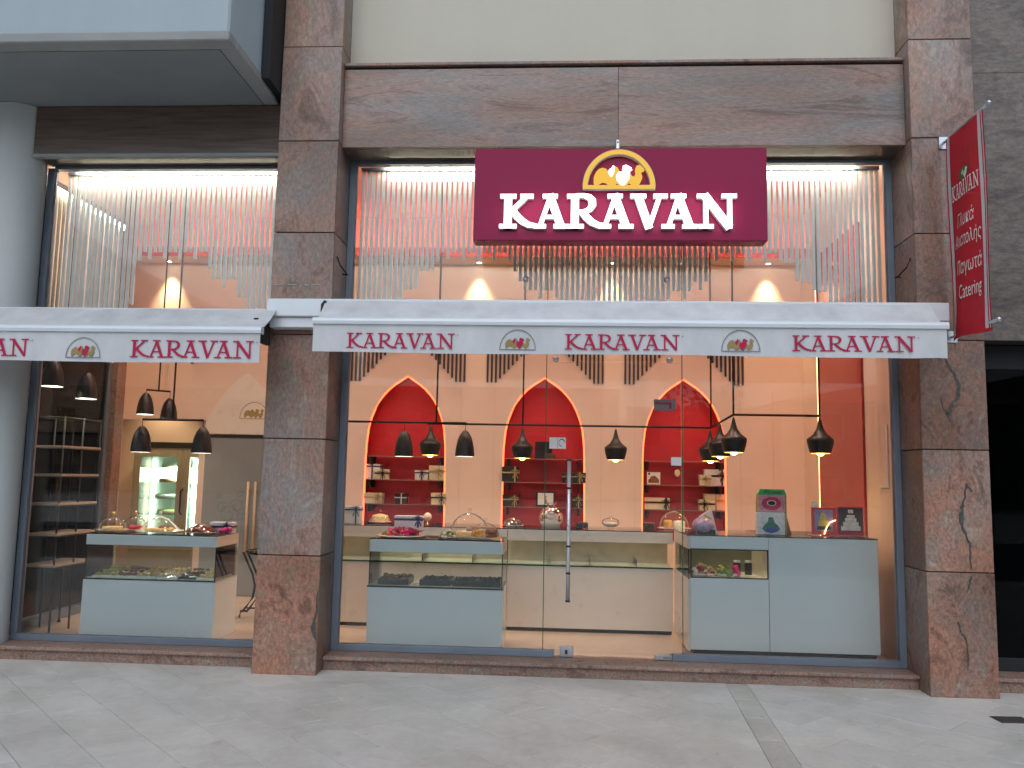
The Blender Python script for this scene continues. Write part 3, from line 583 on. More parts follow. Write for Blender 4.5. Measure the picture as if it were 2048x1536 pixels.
def awning(label, x0, x1, yb, zb, yf, zf, words, ems, zval, zl, hl, endx):
    a = thing('awning', label, 'awning', ((x0+x1)/2, 0, zb))
    # cloth from the roller to the front bar
    mb = MB(); n = 40
    vs_ = []
    for k in range(n+1):
        x = x0 + .02 + (x1-x0-.04)*k/n
        for j in range(7):
            q = j/6; vs_.append((x, yb + (yf+.03-yb)*q, zb + (zf-.01-zb)*q - .012*math.sin(PI*q) + .003*math.sin(x*7+q*3)))
    fs = [(k*7+j, k*7+7+j, k*7+8+j, k*7+1+j) for k in range(n) for j in range(6)]
    mb.add(vs_, fs, True); m0 = len(vs_); mb.v += [(p[0], p[1]+.002, p[2]-.003) for p in vs_]; mb.f += [tuple(i+m0 for i in f[::-1]) for f in fs]; mb.sm += [True]*len(fs)
    part(a, 'cloth', mb, 'awning_fabric')
    prof = [(yf-.03, zf-.052), (yf-.034, zf-.028), (yf-.03, zf-.012), (yf-.018, zf), (yf+.028, zf), (yf+.03, zf-.055)]
    mb = MB(); n = len(prof); mb.add([(x0, y, z) for y, z in prof] + [(x1, y, z) for y, z in prof], [tuple(range(n)), tuple(range(2*n-1, n-1, -1))] + [(i, (i+1) % n, (i+1) % n+n, i+n) for i in range(n)])
    part(a, 'front_bar', mb, 'awning_metal')
    rp = (lambda x: (.02*math.sin((x-2.45)*16)*max(0, min(1, (x-2.45)/.25)))) if x1 > 0 else None
    v = valance(a, x0+.005, x1-.012, yf-.012, zf-.05, zval, rp)
    for wx, asp in words: word(v, wx, zl(wx), hl, asp, yf-.0185)
    for ex, wd in ems:
        emblem(v, ex, yf-.0185, zl(ex)-.008, wd, 'print_grey', 'print_gold', 'print_red', .0012, .022)
    for ax in endx:   # folding arms
        part(a, 'arm', MB().tube([(ax, -.10, zb-.10), (ax+(.10 if ax < (x0+x1)/2 else -.10), yf+.04, zf-.04)], .018, 8), 'awning_metal')
    return a
A1 = awning('long white awning lettered three times with the shop name over the main window', -1.925, 2.85, -.17, 2.965, -.40, 2.785,
       [(-1.655, 1.02), (.02, 1.05), (1.71, 1.09)], [(-.335, .275), (1.335, .285)], 2.515, lambda x: 2.552 + .003*x, .118, (-1.6, 2.5))
part(A1, 'cassette', MB().box(-2.39, 2.98, -.165, -.006, 2.84, 2.985), 'awning_metal', bev=.006)
part(A1, 'wall_bracket', MB().box(-2.37, -1.93, -.13, -.006, 2.755, 2.838), 'awning_metal', bev=.005)
part(A1, 'roller_cap', MB().strip([(-1.90, 2.965), (-1.915, 2.93), (-1.93, 2.87)], [.02, .04, .012], -.19, -.167), 'joint')
A2 = awning('white awning over the left window with one full shop name beside the pillar', -6.3, -2.285, -.16, 2.89, -.50, 2.69,
       [(-3.31, 1.03), (-5.06, 1.0)], [(-3.68, .275), (-5.4, .275)], 2.408, lambda x: 2.442, .135, (-2.5, -5.8))
part(A2, 'cassette', MB().box(-6.3, -2.40, -.16, -.006, 2.79, 2.90), 'awning_metal', bev=.006)
part(A2, 'end_bracket', MB().box(-2.44, -2.40, -.3, -.006, 2.62, 2.80), 'joint', bev=.006)

# ------------------------------------------------------------------ sign
S_ = thing('shop_sign', 'maroon illuminated sign board with white shop name and camel emblem', 'sign', (.445, -.05, 3.5))
part(S_, 'board', MB().box(-.735, 1.635, -.07, .09, 3.495, 4.275), 'sign_maroon', bev=.008, seg=2)
for ch, a in ADV:
    h, asp = .285, .955; x = -.515 + a*h*asp
    share(S_, 'letter_back', glyph_mesh(ch, h, asp, .235, .12, -.045, .0, 'letter_return'), (x, -.071, 3.585))
    share(S_, 'letter_face', glyph_mesh(ch, h, asp, .235, .12, -.004, .0, 'sign_letter'), (x, -.1185, 3.585))
emblem(S_, .445, -.115, 3.925, .585, 'gold_return', 'gold_return', 'letter_return', .0, .06) if False else None
em = MB(); cx, z0, wd = .445, 3.915, .585
def sc_(p): return [(cx + a*wd, z0 + b*wd) for a, b in p]
ringp = [( .465*math.cos(PI*i/28), .03 + .50*math.sin(PI*i/28)) for i in range(29)]
part(S_, 'emblem_back', MB().strip(sc_(ringp), .045, -.112, -.071).strip(sc_([(-.5, .025), (.5, .025)]), .036, -.1125, -.071), 'letter_return')
part(S_, 'emblem_ring', MB().strip(sc_(ringp), .034, -.117, -.1126).strip(sc_([(-.495, .025), (.495, .025)]), .03, -.1175, -.1129), 'sign_gold')
part(S_, 'camel', MB().prism(sc_(norm(CAMEL)), -.112, -.071), 'sign_gold')
part(S_, 'heart', MB().prism(sc_(norm(HEART1)), -.1135, -.1122), 'sign_letter'); part(S_, 'heart', MB().prism(sc_(norm(HEART2)), -.1135, -.1122), 'sign_letter')
hk = part(S_, 'hanger', MB().box(.425, .455, -.02, .098, 4.276, 4.37), 'zinc', bev=.004); part(hk, 'bolt', MB().box(.434, .446, -.024, -.021, 4.34, 4.352), 'ink')
lamp(S_, 'AREA', (.445, -.14, 3.73), 1.2, (1, .97, .93), shape='RECTANGLE', size=1.9, size_y=.28).rotation_euler = (PI/2, 0, 0)

# ------------------------------------------------------------------ banner
bn = thing('hanging_banner', 'tall red cloth banner with Greek lettering sticking out from the right pillar', 'banner', (3.05, -.02, 2.7))
ny, nz = 14, 26; vs_ = []; fs = []
BY0, BY1, BZ0, BZ1 = -.05, -.63, 2.70, 4.33
def bpt(q, r, dx=0):                 # q 0..1 outwards, r 0..1 down
    bulge = .02*math.sin(PI*q)*math.sin(PI*r) + .03*max(0, r-.85)/.15*math.sin(PI*(q+.1)) + .006*math.sin(q*9+r*6)
    y = BY0 + (BY1-BY0)*q + (.025*max(0, r-.8)/.2*(q-.5))
    return (3.055 - bulge - dx, y, BZ1 + (BZ0-BZ1)*r + .012*math.sin(q*5)*max(0, r-.9)*10)
def bsheet(q0, q1, r0, r1, dx, a=ny, b=nz):
    mb = MB(); vv = [bpt(q0+(q1-q0)*i/a, r0+(r1-r0)*j/b, dx) for i in range(a+1) for j in range(b+1)]
    mb.add(vv, [(i*(b+1)+j, (i+1)*(b+1)+j, (i+1)*(b+1)+j+1, i*(b+1)+j+1) for i in range(a) for j in range(b)], True)
    k0 = len(vv); mb.v += [(x+.0016, y, z) for x, y, z in vv]; mb.f += [tuple(i+k0 for i in f[::-1]) for f in mb.f[:k0*9] if max(f) < k0]; mb.sm += [True]*(len(mb.f)-len(mb.sm)); return mb
cloth = part(bn, 'cloth', bsheet(0, 1, 0, 1, 0), 'banner_red')
part(cloth, 'white_stripe', bsheet(.05, .13, 0, .985, .003, 2), 'banner_white'); part(cloth, 'white_stripe', bsheet(.885, .945, 0, .985, .003, 2), 'banner_white')
part(cloth, 'white_stripe', bsheet(.97, .985, 0, .985, .003, 1), 'banner_white')
def banner_text(s, qc, rc, size, shear=.25, sx=.62):
    mb = text_mb(s, size, shear)
    mb.v = [bpt(qc + x*sx/.58, rc - z/1.63, .0045) for x, y, z in mb.v]
    part(cloth, 'lettering', mb, 'banner_print')
banner_text('Γλυκά', .5, .475, .145, sx=.62); banner_text('Ανατολής', .52, .57, .14, sx=.58); banner_text('Παγωτά', .53, .70, .15, sx=.62); banner_text('Catering', .53, .815, .155, .15, .60)
for ch, a in ADV:
    mb = MB(); glyph(mb, ch, .17, .08, -.001, 0); part(cloth, 'letter', (lambda m: (setattr(m, 'v', [bpt(.155 + (a+x)*.102, .335 - z*.075, .0045 - y*.3) for x, y, z in m.v]), m)[1])(mb), 'banner_print')
mb = MB(); mb.prism([(.5+.15*math.cos(i*PI/7), .225+.032*math.sin(i*PI/7)) for i in range(14)], 0, .0006); mb.v = [bpt(x, z, .003+y) for x, y, z in mb.v]; part(cloth, 'emblem', mb, 'banner_green')
for P_ in (HEART1, HEART2):
    mb = MB(); mb.prism([(.52+a*.55, .262-b*.16) for a, b in norm(P_)], 0, .0006); mb.v = [bpt(x, z, .0045+y) for x, y, z in mb.v]; part(cloth, 'heart', mb, 'banner_print')
for z in (4.335, 2.745):
    part(bn, 'bracket_pole', MB().tube([(3.06, -.0, z), (3.06, -.70, z+.006)], .011, 10), 'zinc'); part(bn, 'pole_knob', MB().ball((3.06, -.71, z+.006), .02), 'zinc')
part(bn, 'wall_plate', MB().box(3.02, 3.10, -.012, -.006, 4.28, 4.38).box(3.02, 3.10, -.012, -.006, 2.70, 2.79), 'zinc')
# small hook arms on the pillar sides
for x, d, lab in ((-1.903, 1, 'small bent iron hook on the side of the left pillar'), (2.806, -1, 'small bent iron hook on the side of the right pillar')):
    single('wall_hook', MB().tube([(x, .30, 3.30), (x+d*.05, .28, 3.29), (x+d*.06, .2, 3.28), (x+d*.03, .1, 3.33), (x+d*.005, .08, 3.40)], .006, 6), 'iron', lab, 'hook')

# ------------------------------------------------------------------ niches
def ogive_sheet(cx, y0, y1, prof=None, grow=0):
    pr_ = arch(cx, grow); mb = MB(); n = len(pr_)
    mb.add([(x, y0, z) for x, z in pr_] + [(x, y1, z) for x, z in pr_], [(i, i+1, i+1+n, i+n) for i in range(n-1)], False)
    mb.add([(x, y1, z) for x, z in pr_], [tuple(range(n))]); return mb
def led_path(cx):
    p = arch(cx); return [(x, z) for x, z in p]
NL = ['red lit pointed niche nearest the left pillar', 'red lit pointed niche in the middle of the back wall', 'red lit pointed niche furthest right']
for i, cx in enumerate(NC):
    nn = thing('wall_niche', NL[i], 'niche', (cx, 3.35, .86), 'red niches in the back wall')
    part(nn, 'lining', ogive_sheet(cx, 3.31, 3.58), 'niche_red')
    pts = [(cx + (x-cx)*.985, z-.012 if abs(x-cx) < .3 else z) for x, z in arch(cx)]
    mb = MB(); mb.tube([(x, 3.315, z) for x, z in pts], .011, 6); part(nn, 'led_strip', mb, 'led_orange')
    for k, z in enumerate((1.80, 1.52, 1.23)):
        s1 = part(nn, 'glass_shelf', MB().box(cx-.468, cx+.468, 3.27, 3.56, z-.01, z), 'shelf_glass')
        part(s1, 'shelf_edge', MB().box(cx-.468, cx+.468, 3.266, 3.2695, z-.0095, z-.0005), 'shelf_rim')
        for s in (-1, 1): part(nn, 'bracket', MB().box(cx+s*.425-.012, cx+s*.425+.012, 3.30, 3.56, z-.10, z-.011), 'iron')
# striped slat triangles on the wall above the niches
for i, cx in enumerate(NC + [-3.88]):
    for s in (-1, 1):
        if i == 3 and s == 1: continue
        nm = ['left', 'middle', 'right', ''][i]
        lab = 'dark slat triangle on the wall beside the %s niche point, %s side' % (nm, 'left' if s < 0 else 'right') if nm else 'dark slat triangle on the wall above the frosted door'
        t = thing('striped_ornament', lab, 'wall ornament', (cx+s*.6, 3.29, 2.8), 'striped slat triangles')
        for k in range(9):
            x = cx + s*(.29 + k*.0505); zb = max(2.71, 3.03 - k*.0505*1.06) if i < 3 else 2.9 + (8-k)*.02
            part(t, 'slat', MB().box(x-.012, x+.012, 3.282, 3.298, zb, 3.45), 'wall_slat')
# red glossy panel with bright edge strip on the right wall
rp_ = single('red_panel', MB().box(2.835, 2.858, 1.34, 2.66, .1, 4.1), 'panel_red', 'glossy dark red wall panel behind the cake photographs', 'panel')
part(rp_, 'led_strip', MB().box(2.836, 2.852, 2.665, 2.685, 1.0, 4.0), 'led_line')
fr_ = single('wall_frame', MB().box(2.850, 2.859, .80, .83, 1.55, 2.10).box(2.850, 2.859, .831, 1.0, 1.55, 1.57), 'porcelain', 'thin pale angled trim on the right hand wall', 'trim')
# pale arched panel with emblem above the frosted door
tp = thing('arched_panel', 'pale pointed panel with camel emblem over the frosted door', 'panel', (-3.86, 3.29, 2.03))
part(tp, 'board', MB().prism([(-3.86+a, z) for a, z in ((.52, 2.03), (.46, 2.22), (.37, 2.40), (.24, 2.58), (.1, 2.72), (0, 2.79), (-.1, 2.72), (-.24, 2.58), (-.37, 2.40), (-.46, 2.22), (-.52, 2.03))], 3.275, 3.299), 'counter_side')
emblem(tp, -3.75, 3.2745, 2.22, .36, 'print_gold', 'print_gold', 'print_gold', .003, .02)

# ------------------------------------------------------------------ lamps
BELL = [(.004, .25), (.018, .25), (.035, .235), (.058, .20), (.076, .15), (.088, .09), (.094, .03), (.096, 0)]
BEAT = [(.003, .33), (.012, .31), (.020, .27), (.034, .22), (.062, .175), (.100, .145), (.120, .128), (.118, .10), (.106, .045), (.092, 0)]
def shade(parent, loc, prof, black, inner, k=None):
    n = 22; mo = MB().lathe(prof, (0, 0, 0), n)
    mi = MB().lathe([(max(.003, r-.004), z-.003 if i else z-.01) for i, (r, z) in enumerate(prof)], (0, 0, 0), n)
    mi.f = [f[::-1] for f in mi.f]
    s = part(parent, 'shade', MB(), black, local=True); s.data = mesh_of(mo, black)
    q = ORG[parent.name]; s.location = (loc[0]-q[0], loc[1]-q[1], loc[2]-q[2])
    i_ = part(s, 'shade_lining', mi, inner, local=True)
    return s
def bulb(s, r, z, m, e, col, size=.05):
    part(s, 'bulb', MB().ball((0, 0, z), r), m, local=True)
    d = bpy.data.lights.new('light', 'SPOT'); d.energy = e*LED; d.color = col; d.spot_size = math.radians(130); d.spot_blend = .6; d.shadow_soft_size = size
    o = bpy.data.objects.new('light', d); COL.objects.link(o); o.parent = s; o.location = (0, 0, min(z - r - .012, -.01))
def bell_fixture(label, rod, ztop, zbar, lamps, group='bell lamps on black bars', ends=None):
    t = thing('pendant_light', label, 'pendant lamp', (rod[0], rod[1], ztop), group)
    part(t, 'rod', MB().tube([(rod[0], rod[1], ztop), (rod[0], rod[1], zbar)], .009, 8), 'iron'); part(t, 'ceiling_cup', MB().lathe([(.001, 0), (.05, 0), (.045, -.03), (.001, -.035)], (rod[0], rod[1], ztop), 14), 'iron')
    e = ends or [(lamps[0][0], lamps[0][1]), (lamps[-1][0], lamps[-1][1])]
    part(t, 'crossbar', MB().tube([(e[0][0], e[0][1], zbar), (e[1][0], e[1][1], zbar)], .011, 8), 'iron')
    for x, y, z in lamps:
        s = shade(t, (x, y, z), BELL, 'lamp_black', 'lamp_inside'); bulb(s, .03, .045, 'lamp_white', 5, (1, .86, .62))
        part(s, 'disc', MB().lathe([(.001, .006), (.089, .006)], (0, 0, 0), 18), 'lamp_white', local=True)
        part(t, 'cord', MB().tube([(x, y, z+.25), (x, y, zbar)], .003, 6), 'iron')
    return t
CZ = 4.75
bell_fixture('pair of black bell lamps on a bar in front of the left red niche', (-1.23, 1.5), CZ, 2.10, [(-1.545, 1.5, 1.765), (-.94, 1.5, 1.775)], ends=[(-2.12, 1.5), (-.93, 1.5)])
bell_fixture('pair of black bell lamps hanging over the black shelf rack', (-4.66, .80), CZ, 2.60, [(-4.70, .72, 2.335), (-4.545, 1.02, 2.25)])
bell_fixture('pair of black bell lamps hanging over the left display case', (-3.77, 1.2), CZ, 2.07, [(-4.065, 1.2, 1.755), (-3.46, 1.2, 1.755)])
bell_fixture('smaller looking pair of black bell lamps further back above the fridge', (-4.68, 2.7), CZ, 2.50, [(-4.785, 2.62, 2.215), (-4.60, 2.82, 2.17)])
bt = thing('pendant_light', 'long bent black bar carrying seven spinning-top lamps above the counters', 'pendant lamp', (1.6, 2.3, CZ))
part(bt, 'bar', MB().tube([(-1.45, 2.3, 2.14), (1.60, 2.3, 2.14)], .011, 8), 'iron'); part(bt, 'bar', MB().tube([(1.60, 2.3, 2.145), (1.61, 1.2, 2.20)], .011, 8), 'iron'); part(bt, 'bar', MB().tube([(1.61, 1.2, 2.20), (2.40, 1.2, 2.20)], .011, 8), 'iron')
for x, y, z in ((-.41, 2.3, 2.14), (1.60, 2.3, 2.14), (1.61, 1.2, 2.2), (2.40, 1.2, 2.2)):
    part(bt, 'rod', MB().tube([(x, y, CZ), (x, y, z)], .009, 8), 'iron'); part(bt, 'ceiling_cup', MB().lathe([(.001, 0), (.05, 0), (.045, -.03), (.001, -.035)], (x, y, CZ), 14), 'iron')
for x, y, z in ((-1.41, 2.3, 1.80), (-.41, 2.3, 1.785), (.59, 2.3, 1.785), (1.59, 2.3, 1.79), (1.59, 1.75, 1.825), (1.61, 1.2, 1.85), (2.40, 1.2, 1.855)):
    s = shade(bt, (x, y, z), BEAT, 'lamp_black', 'brass'); bulb(s, .04, .012, 'lamp_gold', 5, (1, .72, .35)); part(s, 'lining_glow', MB().lathe([(.042, .010), (.088, .005)], (0, 0, 0), 18), 'lamp_gold', local=True)  # the ring emits by itself, standing for bulb light on the brass lining
# ceiling downlights
def downlight(x, y, z, label, e, size=75, group='ceiling downlights', col=(1, .72, .42), blend=.9):
    t = thing('downlight', label, 'downlight', (x, y, z), group)
    part(t, 'ring', MB().lathe([(.028, -.001), (.045, -.001), (.045, -.008), (.028, -.006)], (0, 0, 0), 18), 'zinc', local=True)
    part(t, 'lens', MB().lathe([(.001, -.004), (.028, -.004)], (0, 0, 0), 16), 'downlight_disc', local=True)
    lamp(t, 'SPOT', (x, y, z-.02), e, col, spot_size=math.radians(size), spot_blend=blend, shadow_soft_size=.03)
    return t
for x, q in ((-1.02, 'first'), (.60, 'second'), (2.45, 'third')):
    downlight(x, 3.19, 4.169, 'small lit downlight under the bulkhead, %s from the left' % q, 60, 66)
downlight(-4.9, 3.19, 4.169, 'lit downlight under the bulkhead above the frosted door', 80, 66)
for x in (-4.2, -2.6, -.9, .7, 2.2):
    for y in (1.35,):
        downlight(x, y, 4.749, 'round downlight in the pink ceiling, %s from the left' % {-4.2: 'first', -2.6: 'second', -.9: 'third', .7: 'fourth', 2.2: 'fifth'}[x], 80, 125, 'downlights in the pink ceiling', (1, .76, .56), .9)
downlight(-5.6, 5.0, 2.899, 'downlight in the back room in front of the fridge', 45, 140)
downlight(-6.2, 5.75, 2.899, 'downlight in the back room close to the wall above the fridge', 30, 110)

# ------------------------------------------------------------------ counters and cases
def display_case(name, label, x0, x1, y0, y1, ztop, glass_h=(.625, .915), foot=.10):
    t = thing(name, label, 'display case', ((x0+x1)/2, (y0+y1)/2, foot))
    g0, g1 = glass_h
    part(t, 'base', MB().box(x0-.005, x1+.005, y0, y1, foot, g0-.012), 'counter_white', bev=.003)
    part(t, 'floor_plate', MB().box(x0-.010, x1+.010, y0-.001, y1, g0-.011, g0), 'case_floor'); part(t, 'plate_edge', MB().box(x0-.012, x1+.012, y0-.005, y0-.0012, g0-.012, g0+.001), 'black_edge')
    part(t, 'header', MB().box(x0, x1, y0, y0+.018, g1, ztop-.008), 'counter_white', bev=.002)
    for a in ((x0, x0+.018, y0+.0185, y1-.0185), (x1-.018, x1, y0+.0185, y1-.0185), (x0, x1, y1-.018, y1)): part(t, 'header_side', MB().box(*a, g1, ztop-.008), 'counter_side', bev=.002)
    part(t, 'top_glass', MB().box(x0-.002, x1+.002, y0-.001, y1, ztop-.0075, ztop), 'top_glass')
    part(t, 'top_edge', MB().box(x0-.004, x1+.004, y0-.004, y0-.0012, ztop-.0078, ztop-.0002), 'black_edge')
    for a in ((x0, x1, y0+.006, y0+.012), (x0, x0+.006, y0+.013, y1), (x1-.006, x1, y0+.013, y1)):
        part(t, 'glass_pane', MB().box(*a, g0, g1), 'case_glass')
    for x in (x0+.002, x1-.008): part(t, 'corner_edge', MB().box(x, x+.006, y0+.001, y0+.0055, g0, g1), 'black_edge')
    return t
CA = display_case('display_case', 'white glass-topped display case in the left window', -4.205, -3.015, .62, 1.12, 1.015)
CB = display_case('display_case', 'white free-standing display case left of the glass door', -1.65, -.485, .62, 1.14, 1.03)
def slab_counter(t, x0, x1, y0, y1, ztop, g0, g1, dividers=()):
    part(t, 'toe_kick', MB().box(x0+.01, x1-.01, y0+.03, y1, .10, .135), 'toe_kick')
    part(t, 'front_panel', MB().box(x0, x1, y0, y0+.02, .136, g0-.012), 'counter_side', bev=.002)
    part(t, 'base', MB().box(x0, x1, y0+.021, y1, .136, g0-.013), 'counter_side')
    part(t, 'floor_plate', MB().box(x0, x1, y0-.001, y1, g0-.011, g0), 'case_floor'); part(t, 'plate_edge', MB().box(x0, x1, y0-.005, y0-.0012, g0-.012, g0+.001), 'glass_edge')
    part(t, 'header', MB().box(x0, x1, y0, y0+.018, g1, ztop-.01), 'counter_side', bev=.002)
    part(t, 'top', MB().box(x0, x1, y0-.001, y1, ztop-.0095, ztop), 'top_glass')
    part(t, 'top_edge', MB().box(x0, x1, y0-.004, y0-.0012, ztop-.0098, ztop-.0003), 'black_edge')
    part(t, 'glass_pane', MB().box(x0, x1, y0+.004, y0+.010, g0, g1), 'case_glass')
    part(t, 'inner_back', MB().box(x0, x1, y0+.42, y0+.43, g0, g1), 'case_inside')
    for x in dividers: part(t, 'divider', MB().box(x-.003, x+.003, y0+.012, y0+.41, g0, g0+.07), 'shelf_glass')
BC = thing('counter', 'long cream sales counter running in front of the three niches', 'counter', (-.5, 1.9, .1))
slab_counter(BC, -2.25, -.512, 1.60, 2.25, 1.08, .735, .965, (-1.85, -1.35, -.85))
slab_counter(BC, -.506, 1.10, 1.60, 2.25, 1.08, .735, .965, (-.1, .3, .75))
part(BC, 'divider_post', MB().box(-.511, -.507, 1.597, 1.70, .72, .97), 'black_edge')
part(BC, 'end_panel', MB().box(-2.32, -2.251, 1.60, 2.25, .136, 1.07), 'counter_side')
RC = thing('counter', 'high white counter at the right with a small display opening', 'counter', (1.95, 1.1, .1))
part(RC, 'toe_kick', MB().box(1.16, 2.70, .78, 1.3, .10, .145), 'toe_kick')
part(RC, 'front_panel', MB().box(1.803, 2.722, .74, .76, .146, 1.105), 'counter_white', bev=.002)
part(RC, 'front_panel', MB().box(1.135, 1.798, .74, .76, .146, .748), 'counter_white', bev=.002)
part(RC, 'front_panel', MB().box(1.135, 1.798, .74, .76, .998, 1.105), 'counter_white', bev=.002)
part(RC, 'side_panel', MB().box(1.11, 1.134, .74, 1.60, .136, .735), 'counter_side'); part(RC, 'side_panel', MB().box(1.11, 1.134, .74, 1.60, .995, 1.105), 'counter_side')
part(RC, 'side_glass', MB().box(1.118, 1.126, .75, 1.60, .736, .994), 'case_glass')
part(RC, 'body', MB().box(1.80, 2.715, .761, 1.38, .146, 1.104).box(1.136, 1.798, .761, 1.38, .146, .74), 'counter_side')
part(RC, 'opening_frame', MB().box(1.137, 1.797, .737, .757, .749, .757).box(1.137, 1.797, .7375, .757, .99, .997).box(1.137, 1.143, .7365, .757, .7575, .9895).box(1.791, 1.797, .7365, .757, .7575, .9895), 'black_edge')
part(RC, 'glass_pane', MB().box(1.144, 1.79, .744, .749, .758, .9895), 'case_glass')
part(RC, 'inner_back', MB().box(1.136, 1.798, 1.37, 1.38, .741, 1.10), 'case_back')
part(RC, 'top', MB().box(1.80, 2.725, .737, 1.62, 1.1055, 1.114), 'black_edge'); part(RC, 'top_glass', MB().box(1.105, 1.799, .737, 1.62, 1.1055, 1.114), 'top_glass'); part(RC, 'top_edge', MB().box(1.105, 1.799, .733, .7365, 1.1053, 1.1142), 'black_edge')

# ------------------------------------------------------------------ gift boxes and goods
def giftbox(x, y, z, wd, dp, ht, box_m, rib_m, label, cat='gift box', rz=0., bow=True, group='wrapped gift boxes', vx=.55, hz=.6):
    t = thing('gift_box', label, cat, (x, y, z), group, rz)
    part(t, 'carton', MB().box(-wd/2, wd/2, -dp/2, dp/2, 0, ht*.66), box_m, bev=.002, local=True)
    part(t, 'lid', MB().box(-wd/2-.003, wd/2+.003, -dp/2-.003, dp/2+.003, ht*.66+.0005, ht), box_m, bev=.002, local=True)
    rw = max(.010, min(.02, wd*.08)); bx = -wd/2 + wd*vx
    mb = MB().box(bx-rw/2, bx+rw/2, -dp/2-.0052, dp/2+.0052, -.0, ht+.0022)
    mb.box(-wd/2-.0052, wd/2+.0052, -dp/2-.0058, dp/2+.0058, ht*hz-rw/2, ht*hz+rw/2); part(t, 'ribbon', mb, rib_m, local=True)
    if bow:
        b = MB(); c = Vector((bx, -dp/2-.012, ht*hz)); s = min(.06, ht*.5)
        for a in (20, 160, 65, 115):
            d = Vector((math.cos(math.radians(a)), -.25, math.sin(math.radians(a)))); p = Vector((-d.z, 0, d.x))
            L_ = s*(1 if a in (20, 160) else .75)
            b.tube([c, c+d*L_*.6+p*L_*.22, c+d*L_, c+d*L_*.6-p*L_*.22, c], rw*.28, 5)
        b.tube([c, c+Vector((s*.35, -.01, -s*.5)), c+Vector((s*.6, -.012, -s*1.15))], rw*.3, 5); b.tube([c, c+Vector((-s*.3, -.01, -s*.6)), c+Vector((-s*.45, -.012, -s*1.1))], rw*.3, 5)
        part(t, 'bow', b, rib_m, local=True)
    return t
Y_ = 3.34
giftbox(-2.285, Y_+.06, 1.52, .20, .14, .18, 'box_white', 'ribbon_navy', 'white box with navy ribbon on the upper glass shelf of the left niche', hz=.85, bow=False)
giftbox(-2.15, Y_, 1.52, .17, .12, .12, 'box_cream', 'ribbon_black', 'cream box with dark curl leaning before the navy-ribboned one', rz=.12)
giftbox(-1.665, Y_, 1.52, .155, .12, .115, 'box_white', 'ribbon_black', 'white box with dark ribbon on the left niche upper shelf, right part', hz=.75)
giftbox(-1.47, Y_+.04, 1.52, .21, .14, .175, 'box_cream', 'ribbon_gold', 'cream box with gold bow at the right end of the left niche')
giftbox(-2.24, Y_, 1.23, .215, .12, .125, 'box_cream', 'ribbon_gold', 'cream box with gold ribbon low in the left niche', rz=-.05, vx=.8)
giftbox(-1.905, Y_, 1.23, .14, .12, .125, 'box_black', 'box_white', 'small black box with white corners centred low in the left niche', bow=False)
giftbox(-1.455, Y_, 1.23, .165, .12, .14, 'box_cream', 'ribbon_black', 'cream box with black bow low at the right of the left niche', vx=.75)
giftbox(-.60, Y_, 1.52, .20, .14, .18, 'box_black', 'ribbon_gold', 'tall black box with pale bow on the upper shelf of the middle niche', vx=.75, rz=.15)
giftbox(.085, Y_, 1.52, .12, .12, .115, 'box_black', 'ribbon_gold', 'small black box with gold bow behind the door handle')
giftbox(.225, Y_, 1.52, .15, .12, .125, 'box_black', 'ribbon_gold', 'black box with pale bow at the right end of the middle niche')
giftbox(-.585, Y_, 1.23, .19, .13, .135, 'box_black', 'ribbon_gold', 'black box with gold ribbon low at the left of the middle niche', vx=.75)
giftbox(.215, Y_, 1.23, .12, .12, .15, 'box_black', 'ribbon_gold', 'black box tied with a big starry bow low in the middle niche')
fr2 = thing('framed_picture', 'small black framed white picture in the middle niche', 'picture', (-.17, 3.32, 1.23))
part(fr2, 'frame', MB().box(-.285, -.055, 3.31, 3.335, 1.231, 1.415), 'box_black', bev=.003); part(fr2, 'print', MB().box(-.262, -.078, 3.307, 3.3095, 1.253, 1.394), 'box_white'); part(fr2, 'motif', MB().strip([(-.17, 1.27), (-.165, 1.30), (-.175, 1.33), (-.165, 1.36)], [.02, .03, .012, .02], 3.3055, 3.3068), 'print_grey')
bb = single('dark_box', MB().box(-.305, -.10, 3.32, 3.45, 1.801, 2.005), 'box_black', 'square matte black box on the top shelf of the middle niche', 'box', bev=.004)
part(bb, 'small_box', MB().box(-.19, -.06, 3.28, 3.315, 1.801, 1.865), 'box_brown', bev=.003)
pc = thing('picture_card', 'white picture card with a brown cake in the right niche', 'card', (1.11, 3.33, 1.52)); part(pc, 'card', MB().box(1.03, 1.185, 3.33, 3.336, 1.521, 1.665), 'box_white'); part(pc, 'print', MB().prism([(1.045, 1.54), (1.17, 1.54), (1.17, 1.575), (1.15, 1.60), (1.12, 1.625), (1.075, 1.615), (1.06, 1.585), (1.045, 1.58)], 3.3285, 3.3298), 'pastry_brown'); part(pc, 'dot', MB().prism(arc(.013, 0, 2*PI*11/12, 11, 1.055, 1.645), 3.3285, 3.3298), 'ink')
giftbox(1.705, Y_-.02, 1.52, .13, .1, .125, 'box_cream', 'ribbon_gold', 'small cream box with pale ribbon on the right niche upper shelf')
giftbox(1.83, Y_+.07, 1.52, .24, .12, .19, 'box_white', 'ribbon_black', 'big white box with drooping black bow in the right niche', vx=.85)
giftbox(1.145, Y_, 1.23, .285, .12, .135, 'box_cream', 'ribbon_black', 'long cream box with black bow low in the right niche', vx=.85, rz=.04)
giftbox(1.72, Y_-.02, 1.23, .17, .1, .125, 'box_cream', 'ribbon_black', 'cream box with black corner ribbon low in the right niche', vx=.3, rz=.1)
giftbox(1.83, Y_+.08, 1.23, .24, .1, .19, 'box_cream', 'ribbon_gold', 'larger cream box with thin gold ribbon behind the black-ribboned one', bow=False)
